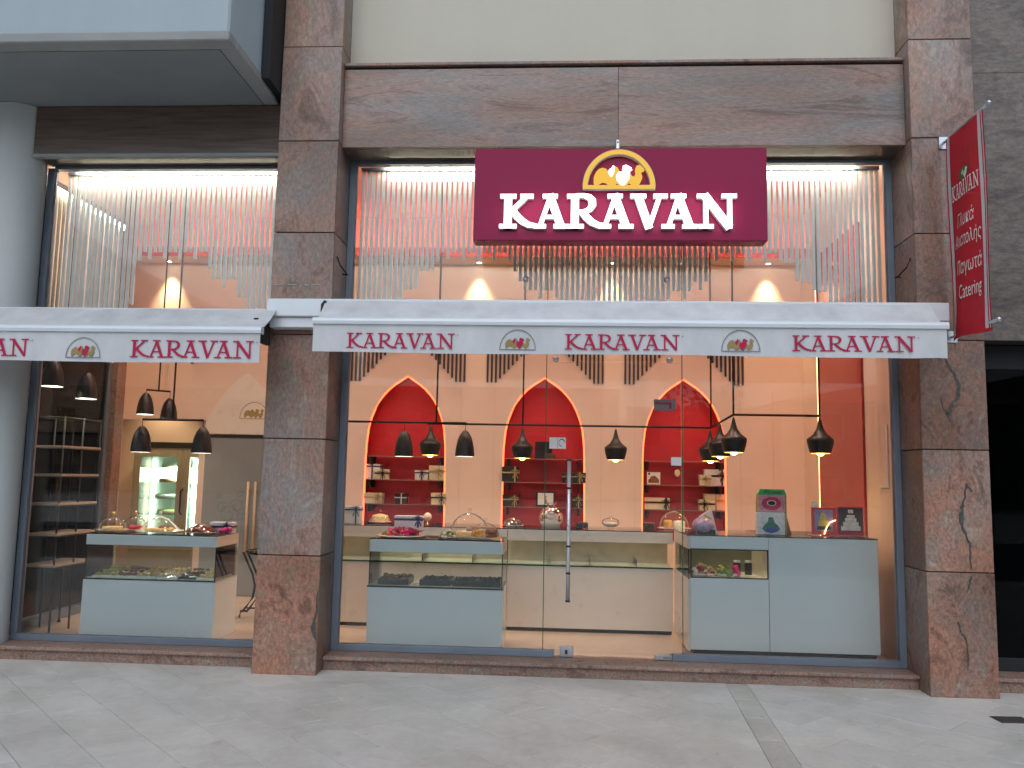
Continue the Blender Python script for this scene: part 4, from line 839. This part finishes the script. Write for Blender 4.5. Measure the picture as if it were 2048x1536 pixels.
tg = single('hanging_tag', MB().prism([(1.37, 1.62), (1.35, 1.65), (1.355, 1.69), (1.385, 1.705), (1.41, 1.69), (1.415, 1.65), (1.395, 1.62)], 3.30, 3.304), 'box_cream', 'tiny pale cupcake-shaped tag hanging in the right niche', 'tag'); part(tg, 'thread', MB().tube([(1.382, 3.302, 1.70), (1.382, 3.302, 1.80)], .0015, 4), 'iron')

def dome(x, y, z, r, h, fill, label, knob='brass', flat=False, group='glass cake domes'):
    t = thing('cake_dome', label, 'cake dome', (x, y, z), group)
    part(t, 'plate', MB().lathe([(.001, .012), (r*.6, .010), (r*1.12, .016), (r*1.14, .019), (r*1.1, .019), (r*.6, .014), (.001, .016)], (0, 0, 0), 28), 'porcelain', local=True)
    pr_ = [(r, .018), (r*1.0, .022+h*.12), (r*.95, h*.40), (r*.80, h*.66), (r*.55, h*.85), (r*.25, h*.965), (.01, h)] if not flat else [(r, .02), (r*.86, h*.30), (r*.62, h*.62), (r*.36, h*.86), (.012, h)]
    part(t, 'glass_cover', MB().lathe(pr_, (0, 0, 0), 28), 'dome_glass', local=True)
    part(t, 'knob', MB().lathe([(.008, h), (.007, h+.012), (.017, h+.024), (.016, h+.038), (.001, h+.045)], (0, 0, 0), 12), knob, local=True)
    for k, (m, rr, hh, dx, dy) in enumerate(fill):
        mb = MB(); n = 18
        vs2 = []
        prof = [(rr*.98, .018), (rr, .018+hh*.5), (rr*.93, .018+hh*.92), (rr*.5, .018+hh), (.001, .018+hh*1.02)]
        mb.lathe(prof, (dx, dy, 0), n)
        part(t, 'cake', mb, m, local=True)
    return t
dome(-4.105, .86, 1.015, .125, .135, [('pastry_pale', .09, .03, 0, 0)], 'round glass dome with gold knob at the left end of the left case')
dome(-3.965, 1.0, 1.015, .10, .14, [('candy_red', .06, .035, 0, 0)], 'smaller gold-knobbed dome tucked behind the left one')
dome(-3.66, .86, 1.015, .185, .15, [('pastry_pale', .13, .025, 0, 0), ('pastry_brown', .05, .04, .04, 0)], 'wide peaked glass dome in the middle of the left case', 'porcelain', True)
def heap(x, y, z, rx, ry, h, mats, label, cat, n=26, r=.02, wrap=None, base='porcelain', group='heaped sweets'):
    t = thing('sweets_heap', label, cat, (x, y, z), group)
    part(t, 'dish', MB().lathe([(.001, .004), (rx*.7, .003), (rx*1.02, .012), (rx*1.0, .016), (.001, .008)], (0, 0, 0), 20), base, local=True)
    mbs = {m: MB() for m in mats}
    for k in range(n):
        a = random.uniform(0, 2*PI); q = math.sqrt(random.random()); zz_ = h*(1-q*q)*random.uniform(.5, 1)
        mbs[random.choice(mats)].ball((rx*.85*q*math.cos(a), ry*.85*q*math.sin(a), .012+zz_), r*random.uniform(.7, 1.3), 7, 4)
    for m in mats:
        if mbs[m].v: part(t, 'sweets', mbs[m], m, local=True, kind='stuff')
    if wrap:
        mb = MB(); pr_ = [(rx*1.02, .01), (rx*.98, h*.4), (rx*.75, h*.85), (rx*.35, h*1.18), (.004, h*1.3)]; mb.lathe(pr_, (0, 0, 0), 18)
        mb.v = [(x_*(1+random.uniform(-.07, .07)), y_*(1+random.uniform(-.07, .07)), z_) for x_, y_, z_ in mb.v]
        part(t, 'cellophane', mb, wrap, local=True)
    return t
heap(-3.265, .86, 1.015, .135, .1, .07, ['pastry_gold', 'candy_red', 'pastry_brown'], 'cellophane-wrapped orange sweets heap on the left case', 'sweets', 40, .018, 'cello')
giftbox(-3.115, .98, 1.015, .21, .1, .10, 'box_white', 'ribbon_navy', 'white box with blue bow lying at the right end of the left case', vx=.75)
single('pink_bow', MB().ball((-3.06, .90, 1.045), .03).ball((-3.02, .90, 1.055), .026).ball((-3.10, .90, 1.04), .022), 'ribbon_pink', 'bright pink bow beside the blue-ribboned box', 'bow')
# pastry rows inside the left case
def tray(x, y, z, wd, dp, mat, tmat, label, n=9, r=.028, group='pastry trays', hgt=.018):
    t = thing('pastry_tray', label, 'tray', (x, y, z), group)
    mb = MB().box(-wd/2, wd/2, -dp/2, dp/2, 0, .006)
    for a in ((-wd/2, wd/2, -dp/2, -dp/2+.006), (-wd/2, wd/2, dp/2-.006, dp/2), (-wd/2, -wd/2+.006, -dp/2+.007, dp/2-.007), (wd/2-.006, wd/2, -dp/2+.007, dp/2-.007)): mb.box(*a, .0065, hgt)
    part(t, 'dish', mb, tmat, local=True)
    for i in range(n):
        for j in range(3):
            px = -wd/2 + wd*(i+.5)/n; py = -dp/2 + dp*(j+.5)/3
            part(t, 'pastry', MB().ball((px+random.uniform(-.006, .006), py, .012+r*.45+j*.012+random.uniform(0, .012)), r*random.uniform(.85, 1.15), 8, 4, (1, 1, .6)), mat, local=True)
    return t
for k, (x, m, q) in enumerate([(-4.06, 'pastry_green', 'green pistachio pastries at the left'), (-3.86, 'pastry_brown', 'dark brown pastries'), (-3.665, 'pastry_gold', 'golden pastries'), (-3.47, 'pastry_pale', 'pale crumbly cookies'), (-3.11, 'pastry_pale', 'pale nut cookies at the right end')]):
    tray(x, .84, .626, .185, .34, m, 'porcelain', 'tray of %s in the left case' % q, 4, .026)
tray(-3.29, .84, .626, .16, .34, 'pastry_brown', 'tray_black', 'black tray of chocolate pieces in the left case', 4, .022)
for k, (x, n, q) in enumerate([(-1.45, 'pastry_brown', 'heaped with brown cookies'), (-1.08, 'tray_black', 'second from the left'), (-.82, 'tray_black', 'third from the left'), (-.62, 'tray_black', 'at the right end')]):
    tray(x, .84, .626, .27 if k < 2 else .22, .30, n, 'tray_black', 'black sweets tray %s in the free-standing case' % q, 5, .026 if k == 0 else .018, 'black trays in the free-standing case', .05)
heap(-1.42, .84, 1.031, .21, .13, .07, ['candy_red', 'candy_green', 'ribbon_pink', 'pastry_gold'], 'colourful dish of sweets under the navy-ribboned box', 'sweets', 60, .02)
giftbox(-1.36, .90, 1.115, .25, .13, .10, 'box_white', 'ribbon_navy', 'white and black box with navy bow on the free-standing case', vx=.85, hz=.7, rz=.05)
part(bpy.data.objects['gift_box'], 'tag_card', MB().box(.02, .06, -.08, -.078, .03, .08), 'box_cream', local=True)
single('pink_tissue', MB().add([(-1.36+.17*q*math.cos(a*.449), .82+.1*q*math.sin(a*.449), 1.05+.035*q+random.uniform(-.012, .02)) for q in (.3, .7, 1) for a in range(14)], [(k*14+a, k*14+(a+1) % 14, (k+1)*14+(a+1) % 14, (k+1)*14+a) for k in range(2) for a in range(14)]), 'ribbon_pink', 'crumpled hot pink tissue round the colourful dish', 'tissue')
dome(-.82, .98, 1.03, .175, .22, [('pastry_pale', .12, .04, 0, 0), ('pastry_brown', .06, .075, .03, 0)], 'tall glass dome at the back of the free-standing case', 'dome_glass')
dome(-.66, .82, 1.03, .125, .145, [('pastry_gold', .05, .06, -.055, 0), ('pastry_brown', .055, .07, .055, 0)], 'glass dome with two small cakes at the right of the free-standing case', 'dome_glass')
heap(-.99, .80, 1.031, .085, .085, .06, ['candy_white', 'candy_green'], 'glass bowl of white and green sugared almonds', 'bowl', 40, .014, 'dome_glass')
# on the long counter
giftbox(-2.13, 1.9, 1.08, .18, .12, .17, 'box_white', 'ribbon_navy', 'tall white box with navy bow at the left end of the long counter', vx=.75, hz=.8)
dome(-1.85, 1.92, 1.08, .105, .10, [('pastry_pale', .085, .07, 0, 0)], 'low dome over a pale cake on the long counter', 'dome_glass')
gl_ = thing('table_lamp', 'small glowing pink globe on the long counter', 'lamp', (-1.36, 1.95, 1.08)); part(gl_, 'foot', MB().lathe([(.001, 0), (.03, 0), (.008, .01), (.006, .05)], (-1.36, 1.95, 1.08), 12), 'brass'); part(gl_, 'globe', MB().ball((-1.36, 1.95, 1.155), .042, 16, 10), 'lamp_globe')
heap(-.475, 1.9, 1.08, .105, .1, .07, ['pastry_gold', 'pastry_brown'], 'cellophane heap of golden biscuits before the middle niche', 'sweets', 50, .016, 'cello')
bs = thing('gift_basket', 'gold-wrapped sweets basket with dark bow on the long counter', 'basket', (-.09, 1.92, 1.08)); part(bs, 'basket', MB().lathe([(.001, 0), (.09, 0), (.115, .075), (.108, .075), (.085, .008)], (-.09, 1.92, 1.08), 18), 'counter_side')
mb = MB(); [mb.ball((-.09+random.uniform(-.07, .07), 1.92+random.uniform(-.05, .05), 1.15+random.uniform(0, .07)), .026, 8, 5) for _ in range(14)]; part(bs, 'sweets', mb, 'candy_white'); part(bs, 'cellophane', MB().lathe([(.115, .06), (.125, .11), (.09, .18), (.03, .21), (.06, .25)], (-.09, 1.92, 1.08), 16), 'cello')
part(bs, 'bow', MB().tube([(-.05, 1.83, 1.24), (-.02, 1.82, 1.27), (.02, 1.82, 1.24), (-.05, 1.83, 1.235), (-.09, 1.82, 1.25), (-.05, 1.83, 1.24)], .009, 6), 'ribbon_black')
single('dark_jar', MB().lathe([(.001, 0), (.045, 0), (.047, .045), (.04, .06), (.001, .06)], (.23, 1.9, 1.08), 16).box(.17, .29, 1.93, 1.97, 1.081, 1.13), 'box_black', 'small dark box with white icing row before the middle niche', 'box')
bo = thing('sugar_bowl', 'small lidded clear glass bowl of white sweets on the long counter', 'bowl', (.515, 1.9, 1.08)); part(bo, 'bowl', MB().lathe([(.03, 0), (.02, .01), (.07, .03), (.09, .06), (.08, .085), (.05, .10), (.012, .108), (.016, .125), (.001, .13)], (.515, 1.9, 1.08), 20), 'dome_glass'); part(bo, 'sweets', MB().lathe([(.05, .02), (.075, .045), (.06, .06), (.001, .062)], (.515, 1.9, 1.08), 16), 'candy_white')
dome(1.16, 1.95, 1.08, .15, .19, [('pastry_gold', .045, .08, -.06, 0), ('candy_white', .06, .075, .05, 0)], 'glass dome glowing warm before the right niche', 'dome_glass')
single('dark_tin', MB().lathe([(.001, 0), (.06, 0), (.06, .055), (.062, .056), (.062, .068), (.001, .07)], (.90, 1.9, 1.08), 18), 'box_brown', 'round dark tin with white rim near the right niche', 'tin')
wr = thing('wrapped_gift', 'white bag and lilac cellophane parcel on the right counter corner', 'gift', (1.33, 1.0, 1.114))
part(wr, 'bag', MB().add([(1.25, 1.02, 1.114), (1.42, 1.02, 1.114), (1.42, 1.09, 1.114), (1.25, 1.09, 1.114), (1.26, 1.03, 1.26), (1.37, 1.03, 1.33), (1.37, 1.06, 1.33), (1.26, 1.06, 1.26)], [(0, 3, 2, 1), (4, 5, 6, 7), (0, 1, 5, 4), (1, 2, 6, 5), (2, 3, 7, 6), (3, 0, 4, 7)]), 'box_white')
mb = MB().ball((1.28, .95, 1.16), .075, 12, 7); mb.v = [(1.28+(x-1.28)*1.35*random.uniform(.9, 1.12), y, 1.114+max(0, (z-1.09))*random.uniform(.8, 1.05)) for x, y, z in mb.v]; part(wr, 'parcel', mb, 'lilac_cello'); part(wr, 'box', MB().box(1.22, 1.38, .90, .98, 1.1145, 1.15), 'box_black'); part(wr, 'trim', MB().strip([(1.30, 1.27), (1.36, 1.24)], .02, 1.01, 1.019), 'pastry_gold')
# sweets inside the right counter opening
heap(1.27, .92, .758, .12, .12, .085, ['candy_red', 'pastry_gold', 'candy_white'], 'mixed red and gold wrapped sweets in the right counter opening', 'sweets', 40, .02)
heap(1.45, .92, .758, .075, .1, .085, ['candy_green', 'photo_yellow'], 'green wrapped sweets in the right counter opening', 'sweets', 26, .02)
heap(1.55, .92, .758, .055, .06, .07, ['ribbon_pink'], 'pink wrapped sweets in the right counter opening', 'sweets', 14, .022)
for x, q in ((1.585, 'left'), (1.685, 'right')):
    jr = thing('jam_jar', 'dark jar with white lid in the counter opening, %s one' % q, 'jar', (x, 1.0, .758), 'dark jars'); part(jr, 'jar', MB().lathe([(.001, 0), (.032, 0), (.034, .09), (.028, .105), (.001, .105)], (0, 0, 0), 14), 'box_black', local=True); part(jr, 'lid', MB().lathe([(.03, .106), (.03, .122), (.001, .123)], (0, 0, 0), 14), 'box_white', local=True)
# green cardboard cake stand display
gs = thing('counter_display', 'green-topped cardboard display with two printed cake pictures on the right counter', 'display stand', (1.88, 1.0, 1.114))
part(gs, 'backboard', MB().prism([(1.765, 1.115), (2.03, 1.115), (2.03, 1.47), (2.0, 1.515), (1.80, 1.515), (1.775, 1.47)], 1.0, 1.06), 'card_olive')
part(gs, 'header', MB().prism([(1.772, 1.468), (2.028, 1.468), (2.006, 1.518), (1.795, 1.518)], .985, .999), 'card_green')
mb = text_mb('Karavan', .05, .3); mb.v = [(x+1.905, .9835, z+1.478) for x, y, z in mb.v]; part(gs, 'lettering', mb, 'ink')
part(gs, 'scroll_mark', MB().strip([(1.83, 1.492), (1.845, 1.507), (1.855, 1.495), (1.87, 1.51)], .004, .983, .9845), 'ink')
u_ = part(gs, 'upper_picture', MB().box(1.775, 2.012, .985, .998, 1.318, 1.466), 'card_pink'); l_ = part(gs, 'lower_picture', MB().box(1.755, 2.002, .96, .998, 1.116, 1.312), 'card_white', bev=.003)
part(u_, 'ring_cake', MB().prism([(1.893+.085*math.cos(i*PI/9)*(1+.05*(i % 2)), 1.39+.058*math.sin(i*PI/9)*(1+.05*(i % 2))) for i in range(18)], .982, .9845), 'photo_magenta'); part(u_, 'cake_centre', MB().prism(arc(.026, 0, 2*PI*15/16, 15, 1.893, 1.395, 1.6), .979, .9815), 'card_white'); part(u_, 'cake_hole', MB().prism(arc(.019, 0, 2*PI*15/16, 15, 1.893, 1.394, 1.7), .976, .9785), 'ink')
part(l_, 'dome_cake', MB().prism([(1.80, 1.165), (1.83, 1.14), (1.88, 1.13), (1.93, 1.14), (1.96, 1.165), (1.94, 1.20), (1.91, 1.225), (1.90, 1.27), (1.86, 1.27), (1.85, 1.225), (1.82, 1.20)], .957, .9592), 'photo_teal'); part(l_, 'blue_base', MB().prism([(1.81, 1.16), (1.84, 1.138), (1.88, 1.132), (1.92, 1.138), (1.95, 1.16), (1.88, 1.175)], .954, .9562), 'photo_blue')
part(gs, 'prop', MB().add([(2.03, 1.03, 1.114), (2.10, 1.12, 1.114), (2.03, 1.04, 1.30), (2.033, 1.03, 1.114), (2.103, 1.12, 1.114), (2.033, 1.04, 1.30)], [(0, 1, 2), (3, 5, 4), (0, 3, 4, 1), (1, 4, 5, 2), (2, 5, 3, 0)]), 'box_brown')
# two cake photographs
ph = thing('photo_stand', 'pair of framed cake photographs leaning on the right counter', 'photographs', (2.46, 1.0, 1.114))
a_ = part(ph, 'left_photo', MB().box(2.245, 2.465, .995, 1.005, 1.125, 1.365), 'photo_red', bev=.002); part(a_, 'backdrop', MB().box(2.272, 2.43, .991, .9945, 1.155, 1.345), 'photo_lilac'); part(a_, 'cake', MB().prism([(2.29, 1.165), (2.41, 1.165), (2.41, 1.205), (2.39, 1.206), (2.39, 1.25), (2.375, 1.252), (2.375, 1.285), (2.36, 1.31), (2.345, 1.33), (2.33, 1.31), (2.318, 1.285), (2.318, 1.252), (2.305, 1.25), (2.305, 1.206), (2.29, 1.205)], .987, .9905), 'photo_yellow'); part(a_, 'cake_foot', MB().box(2.29, 2.41, .9855, .9868, 1.168, 1.2), 'photo_dark')
b_ = part(ph, 'right_photo', MB().box(2.475, 2.70, 1.0, 1.01, 1.125, 1.375), 'print_red', bev=.002); part(b_, 'backdrop', MB().box(2.482, 2.692, .996, .9995, 1.16, 1.365), 'photo_dark')
for k, (wd, z0, z1) in enumerate(((.17, 1.165, 1.205), (.135, 1.206, 1.242), (.10, 1.243, 1.277), (.07, 1.278, 1.303), (.045, 1.318, 1.35))): part(b_, 'cake_tier', MB().box(2.587-wd/2, 2.587+wd/2, .992-.001*k, .9955, z0, z1), 'photo_cake', bev=.004)
part(b_, 'cake_pillars', MB().box(2.57, 2.576, .99, .9945, 1.304, 1.317).box(2.598, 2.604, .99, .9945, 1.304, 1.317), 'print_red'); part(ph, 'acrylic_base', MB().box(2.24, 2.72, .96, 1.06, 1.115, 1.123), 'shelf_glass')
part(ph, 'fairy_light', MB().tube([(2.35, .98, 1.13), (2.37, .975, 1.19), (2.40, .975, 1.235), (2.45, .975, 1.255)], .005, 6), 'led_line')
part(ph, 'price_card', MB().box(2.245, 2.30, .985, .99, 1.366, 1.41), 'candy_white')

# ------------------------------------------------------------------ shelf rack
rk = thing('shelf_rack', 'black metal rack with five pale wooden shelves in the left corner', 'shelf', (-4.68, .95, .1))
RX0, RX1, RY0, RY1 = -4.84, -4.56, .74, 1.34
for x in (RX0, RX1):
    for y in (RY0, (RY0+RY1)/2, RY1):
        part(rk, 'post', MB().tube([(x, y, .1), (x, y, 2.06)], .009, 6), 'iron'); 
    part(rk, 'top_rail', MB().tube([(x, RY0, 2.05), (x, RY1, 2.05)], .007, 6), 'iron')
for y in (RY0, RY1): part(rk, 'cross_rail', MB().tube([(RX0, y, 2.05), (RX1, y, 2.05)], .007, 6), 'iron')
for z in (.71, .99, 1.265, 1.53, 1.79):
    part(rk, 'board', MB().box(RX0-.01, RX1+.01, RY0-.01, RY1+.01, z-.022, z), 'wood_shelf', bev=.002); part(rk, 'shelf_rail', MB().tube([(RX1+.012, RY0, z-.03), (RX1+.012, RY1, z-.03)], .005, 6).tube([(RX0, RY0-.012, z-.03), (RX1, RY0-.012, z-.03)], .005, 6), 'iron')
for x in (RX0, RX1):
    for y in (RY0, RY1): part(rk, 'foot', MB().lathe([(.001, 0), (.018, 0), (.018, .008), (.009, .02)], (x, y, .1), 10), 'iron')

# ------------------------------------------------------------------ fridge in the back room
fg = thing('display_fridge', 'tall lit cake fridge with glass doors standing in the back room', 'fridge', (-5.72, 5.6, .1))
part(fg, 'cabinet', MB().box(-6.30, -5.12, 5.78, 5.85, .1, 1.90).box(-6.30, -6.26, 5.31, 5.78, .1, 1.90).box(-5.16, -5.12, 5.31, 5.78, .1, 1.90).box(-6.26, -5.16, 5.31, 5.78, .1, .42), 'fridge_metal')
part(fg, 'inner_wall', MB().box(-6.255, -5.165, 5.76, 5.779, .421, 1.88), 'fridge_wall')
part(fg, 'top_cap', MB().box(-6.33, -5.09, 5.26, 5.87, 1.901, 1.985), 'box_black', bev=.006)
for x0, x1 in ((-6.27, -5.56), (-5.52, -5.14)):
    d_ = part(fg, 'door', MB().box(x0, x0+.085, 5.27, 5.305, .42, 1.90).box(x1-.06, x1, 5.27, 5.305, .42, 1.90).box(x0+.086, x1-.061, 5.27, 5.305, .42, .52).box(x0+.086, x1-.061, 5.27, 5.305, 1.77, 1.90), 'fridge_metal', bev=.004)
    part(d_, 'glass_pane', MB().box(x0+.085, x1-.06, 5.285, 5.29, .52, 1.77), 'fridge_glass')
part(fg, 'handle', MB().tube([(-5.52, 5.27, 1.30), (-5.515, 5.21, 1.27), (-5.51, 5.20, 1.12), (-5.515, 5.21, .97), (-5.52, 5.27, .94)], .014, 8), 'iron')
for z in (.70, .93, 1.16, 1.39, 1.61): part(fg, 'wire_shelf', MB().box(-6.25, -5.17, 5.33, 5.75, z-.006, z), 'shelf_glass')
part(fg, 'mullion', MB().box(-5.558, -5.522, 5.275, 5.315, .42, 1.90), 'fridge_metal')
for x in (-6.20, -5.385): part(fg, 'light_tube', MB().tube([(x, 5.36 if x > -5.5 else 5.72, .55), (x, 5.36 if x > -5.5 else 5.72, 1.74)], .03 if x > -5.5 else .012, 10), 'tube')
for z, m, x in ((1.395, 'pastry_brown', -5.85), (1.165, 'candy_white', -5.9), (.935, 'pastry_pale', -5.85), (1.615, 'candy_white', -5.82)): part(fg, 'cake', MB().lathe([(.001, 0), (.15, 0), (.15, .045), (.13, .055), (.001, .057)], (x, 5.55, z), 18), m)
lamp(fg, 'POINT', (-5.72, 5.5, 1.5), 60, (.8, 1, .82), shadow_soft_size=.1)
# frosted door with etched scrolls
fd = thing('frosted_door', 'grey frosted glass door with etched scrollwork and wooden handle bars', 'door', (-3.85, 3.28, .1))
part(fd, 'leaf', MB().box(-4.33, -3.30, 3.262, 3.285, .105, 1.985), 'frosted'); part(fd, 'head_rail', MB().box(-4.35, -3.28, 3.255, 3.296, 1.986, 2.02), 'iron'); part(fd, 'threshold', MB().box(-4.35, -3.28, 3.255, 3.296, .1005, .1045), 'iron')
for x in (-3.755, -3.665): part(fd, 'handle_bar', MB().tube([(x, 3.22, .62), (x, 3.22, 1.46)], .016, 10), 'wood_pale'); part(fd, 'handle_fixing', MB().tube([(x, 3.22, .7), (x, 3.262, .7)], .008, 6).tube([(x, 3.22, 1.38), (x, 3.262, 1.38)], .008, 6), 'steel')
def spiral(cx, cz, r, t0, t1, n=26): return [(cx + r*(1-.7*i/n)*math.cos(t0+(t1-t0)*i/n), cz + r*(1-.7*i/n)*math.sin(t0+(t1-t0)*i/n)) for i in range(n+1)]
for cx, cz, r, t0, t1 in ((-4.0, 1.06, .12, 0, 8), (-3.9, 1.16, .09, 3, -5), (-3.86, 1.30, .05, 0, 7), (-4.08, 1.14, .07, 1, 8), (-3.95, .93, .08, 2, -6), (-3.84, 1.03, .06, 0, 7)):
    part(fd, 'etched_scroll', MB().strip(spiral(cx, cz, r, t0, t1), .007, 3.2602, 3.2618), 'etched_dark')
# wrought iron table behind the pillar
it = thing('iron_table', 'wrought iron table leg curving out beside the pillar foot', 'table', (-3.1, 1.8, .1))
part(it, 'top', MB().lathe([(.001, .765), (.36, .765), (.36, .785), (.001, .785)], (-2.84, 1.85, 0), 26), 'shelf_glass')
for k in range(3):
    a = PI + k*2*PI/3; ca, sa = math.cos(a), math.sin(a)
    for d in (0, .045):
        pts = [(-2.84+(r+d)*ca, 1.85+(r+d)*sa, z) for r, z in ((.36, .76), (.31, .66), (.25, .54), (.22, .42), (.24, .30), (.30, .21), (.34, .16))]
        part(it, 'leg', MB().tube(pts, .011, 7), 'iron')
    part(it, 'foot', MB().tube([(-2.84+.34*ca, 1.85+.34*sa, .17), (-2.84+.40*ca, 1.85+.40*sa, .17), (-2.84+.41*ca, 1.85+.41*sa, .105)], .012, 7), 'iron')
    part(it, 'brace', MB().tube([(-2.84, 1.85, .20), (-2.84+.34*ca, 1.85+.34*sa, .20)], .009, 6), 'iron')

# ------------------------------------------------------------------ across the street (mirrored in the glass)
def block(label, x0, x1, y, dp, h, mat, floors, bays, roof=None, balc=True):
    t = thing('apartment_building', label, 'building', ((x0+x1)/2, y, 0), 'buildings across the street')
    part(t, 'wall', MB().box(x0, x1, y-dp, y, 0, h), mat)
    fh = h/floors; bwid = (x1-x0)/bays
    for f in range(floors):
        for b in range(bays):
            xc = x0 + bwid*(b+.5); z0 = f*fh + (.9 if f else .3)
            wn = part(t, 'window', MB().box(xc-bwid*.24, xc+bwid*.24, y, y+.05, z0, z0+fh*.52), 'frame_metal'); part(wn, 'pane', MB().box(xc-bwid*.21, xc+bwid*.21, y+.051, y+.06, z0+.08, z0+fh*.52-.08), 'far_glass')
        if f and balc:
            bb_ = part(t, 'balcony', MB().box(x0+.3, x1-.3, y, y+1.3, f*fh-.12, f*fh+.02), 'facade_a')
            mb = MB().box(x0+.3, x1-.3, y+1.25, y+1.29, f*fh+.95, f*fh+1.0)
            k = x0+.3
            while k < x1-.3: mb.box(k, k+.03, y+1.25, y+1.28, f*fh+.02, f*fh+.95); k += .22
            part(bb_, 'railing', mb, 'iron')
    if roof: part(t, 'roof', MB().add([(x0-.4, y-dp-.4, h), (x1+.4, y-dp-.4, h), (x1+.4, y+.4, h), (x0-.4, y+.4, h), ((x0+x1)/2, y-dp/2, h+1.8)], [(0, 1, 4), (1, 2, 4), (2, 3, 4), (3, 0, 4), (0, 3, 2, 1)]), roof)
    else: part(t, 'parapet', MB().box(x0-.1, x1+.1, y-.2, y+.1, h, h+.7), mat)
    return t
block('grey apartment block across the street to the left, mirrored in the glass', -46, -16, -47, 12, 8.5, 'facade_a', 3, 6)
block('flat-roofed shop building across the street straight opposite, mirrored in the glass', 4.5, 13.5, -48, 9, 5.6, 'facade_b', 2, 3, None, False)
block('brown apartment block far to the right across the street, mirrored in the glass', 30.5, 52, -47, 12, 8.8, 'facade_c', 3, 5)
block('cream apartment block with balconies across the street, mirrored in the glass', -15.5, 4, -50, 10, 7.0, 'facade_b', 3, 5)
block('low tiled house across the street, mirrored in the right pane', 14, 30, -46, 10, 6.6, 'facade_c', 2, 3, 'roof_tile', False)
def tree(label, x, y, h, r, n=900):
    t = thing('street_tree', label, 'tree', (x, y, 0), 'trees across the street')
    part(t, 'trunk', MB().tube([(x, y, 0), (x+.08, y, h*.3), (x-.05, y+.1, h*.55), (x, y, h*.8)], [.16, .13, .09, .04], 8).tube([(x, y, h*.42), (x+r*.5, y+.2, h*.66)], [.07, .03], 6).tube([(x, y, h*.45), (x-r*.5, y-.2, h*.7)], [.07, .03], 6), 'bark')
    cl_ = [(x+random.uniform(-r, r)*.7, y+random.uniform(-r, r)*.7, h*.72+random.uniform(-.5, .6)*r, random.uniform(.3, .6)*r) for _ in range(9)]
    mb = MB()
    for _ in range(n):
        cx_, cy_, cz_, cr = random.choice(cl_); d = Vector((random.gauss(0, 1), random.gauss(0, 1), random.gauss(0, 1))).normalized()*cr*random.random()**.4
        p = Vector((cx_, cy_, cz_)) + d; a = Vector((random.gauss(0, 1), random.gauss(0, 1), random.gauss(0, 1))).normalized()*.16; b = a.cross(Vector((random.gauss(0, 1), random.gauss(0, 1), random.gauss(0, 1)))).normalized()*.09
        mb.add([p-a, p+b, p+a, p-b], [(0, 1, 2, 3)])
    part(t, 'crown', mb, 'leaf')
tree('rounded street tree on the far pavement, leftmost', -19, -38, 6.4, 2.6); tree('shorter street tree on the far pavement, middle one', -7.5, -38, 5.4, 2.2); tree('street tree on the far pavement near the tiled house', 8.0, -39, 6.2, 2.4)
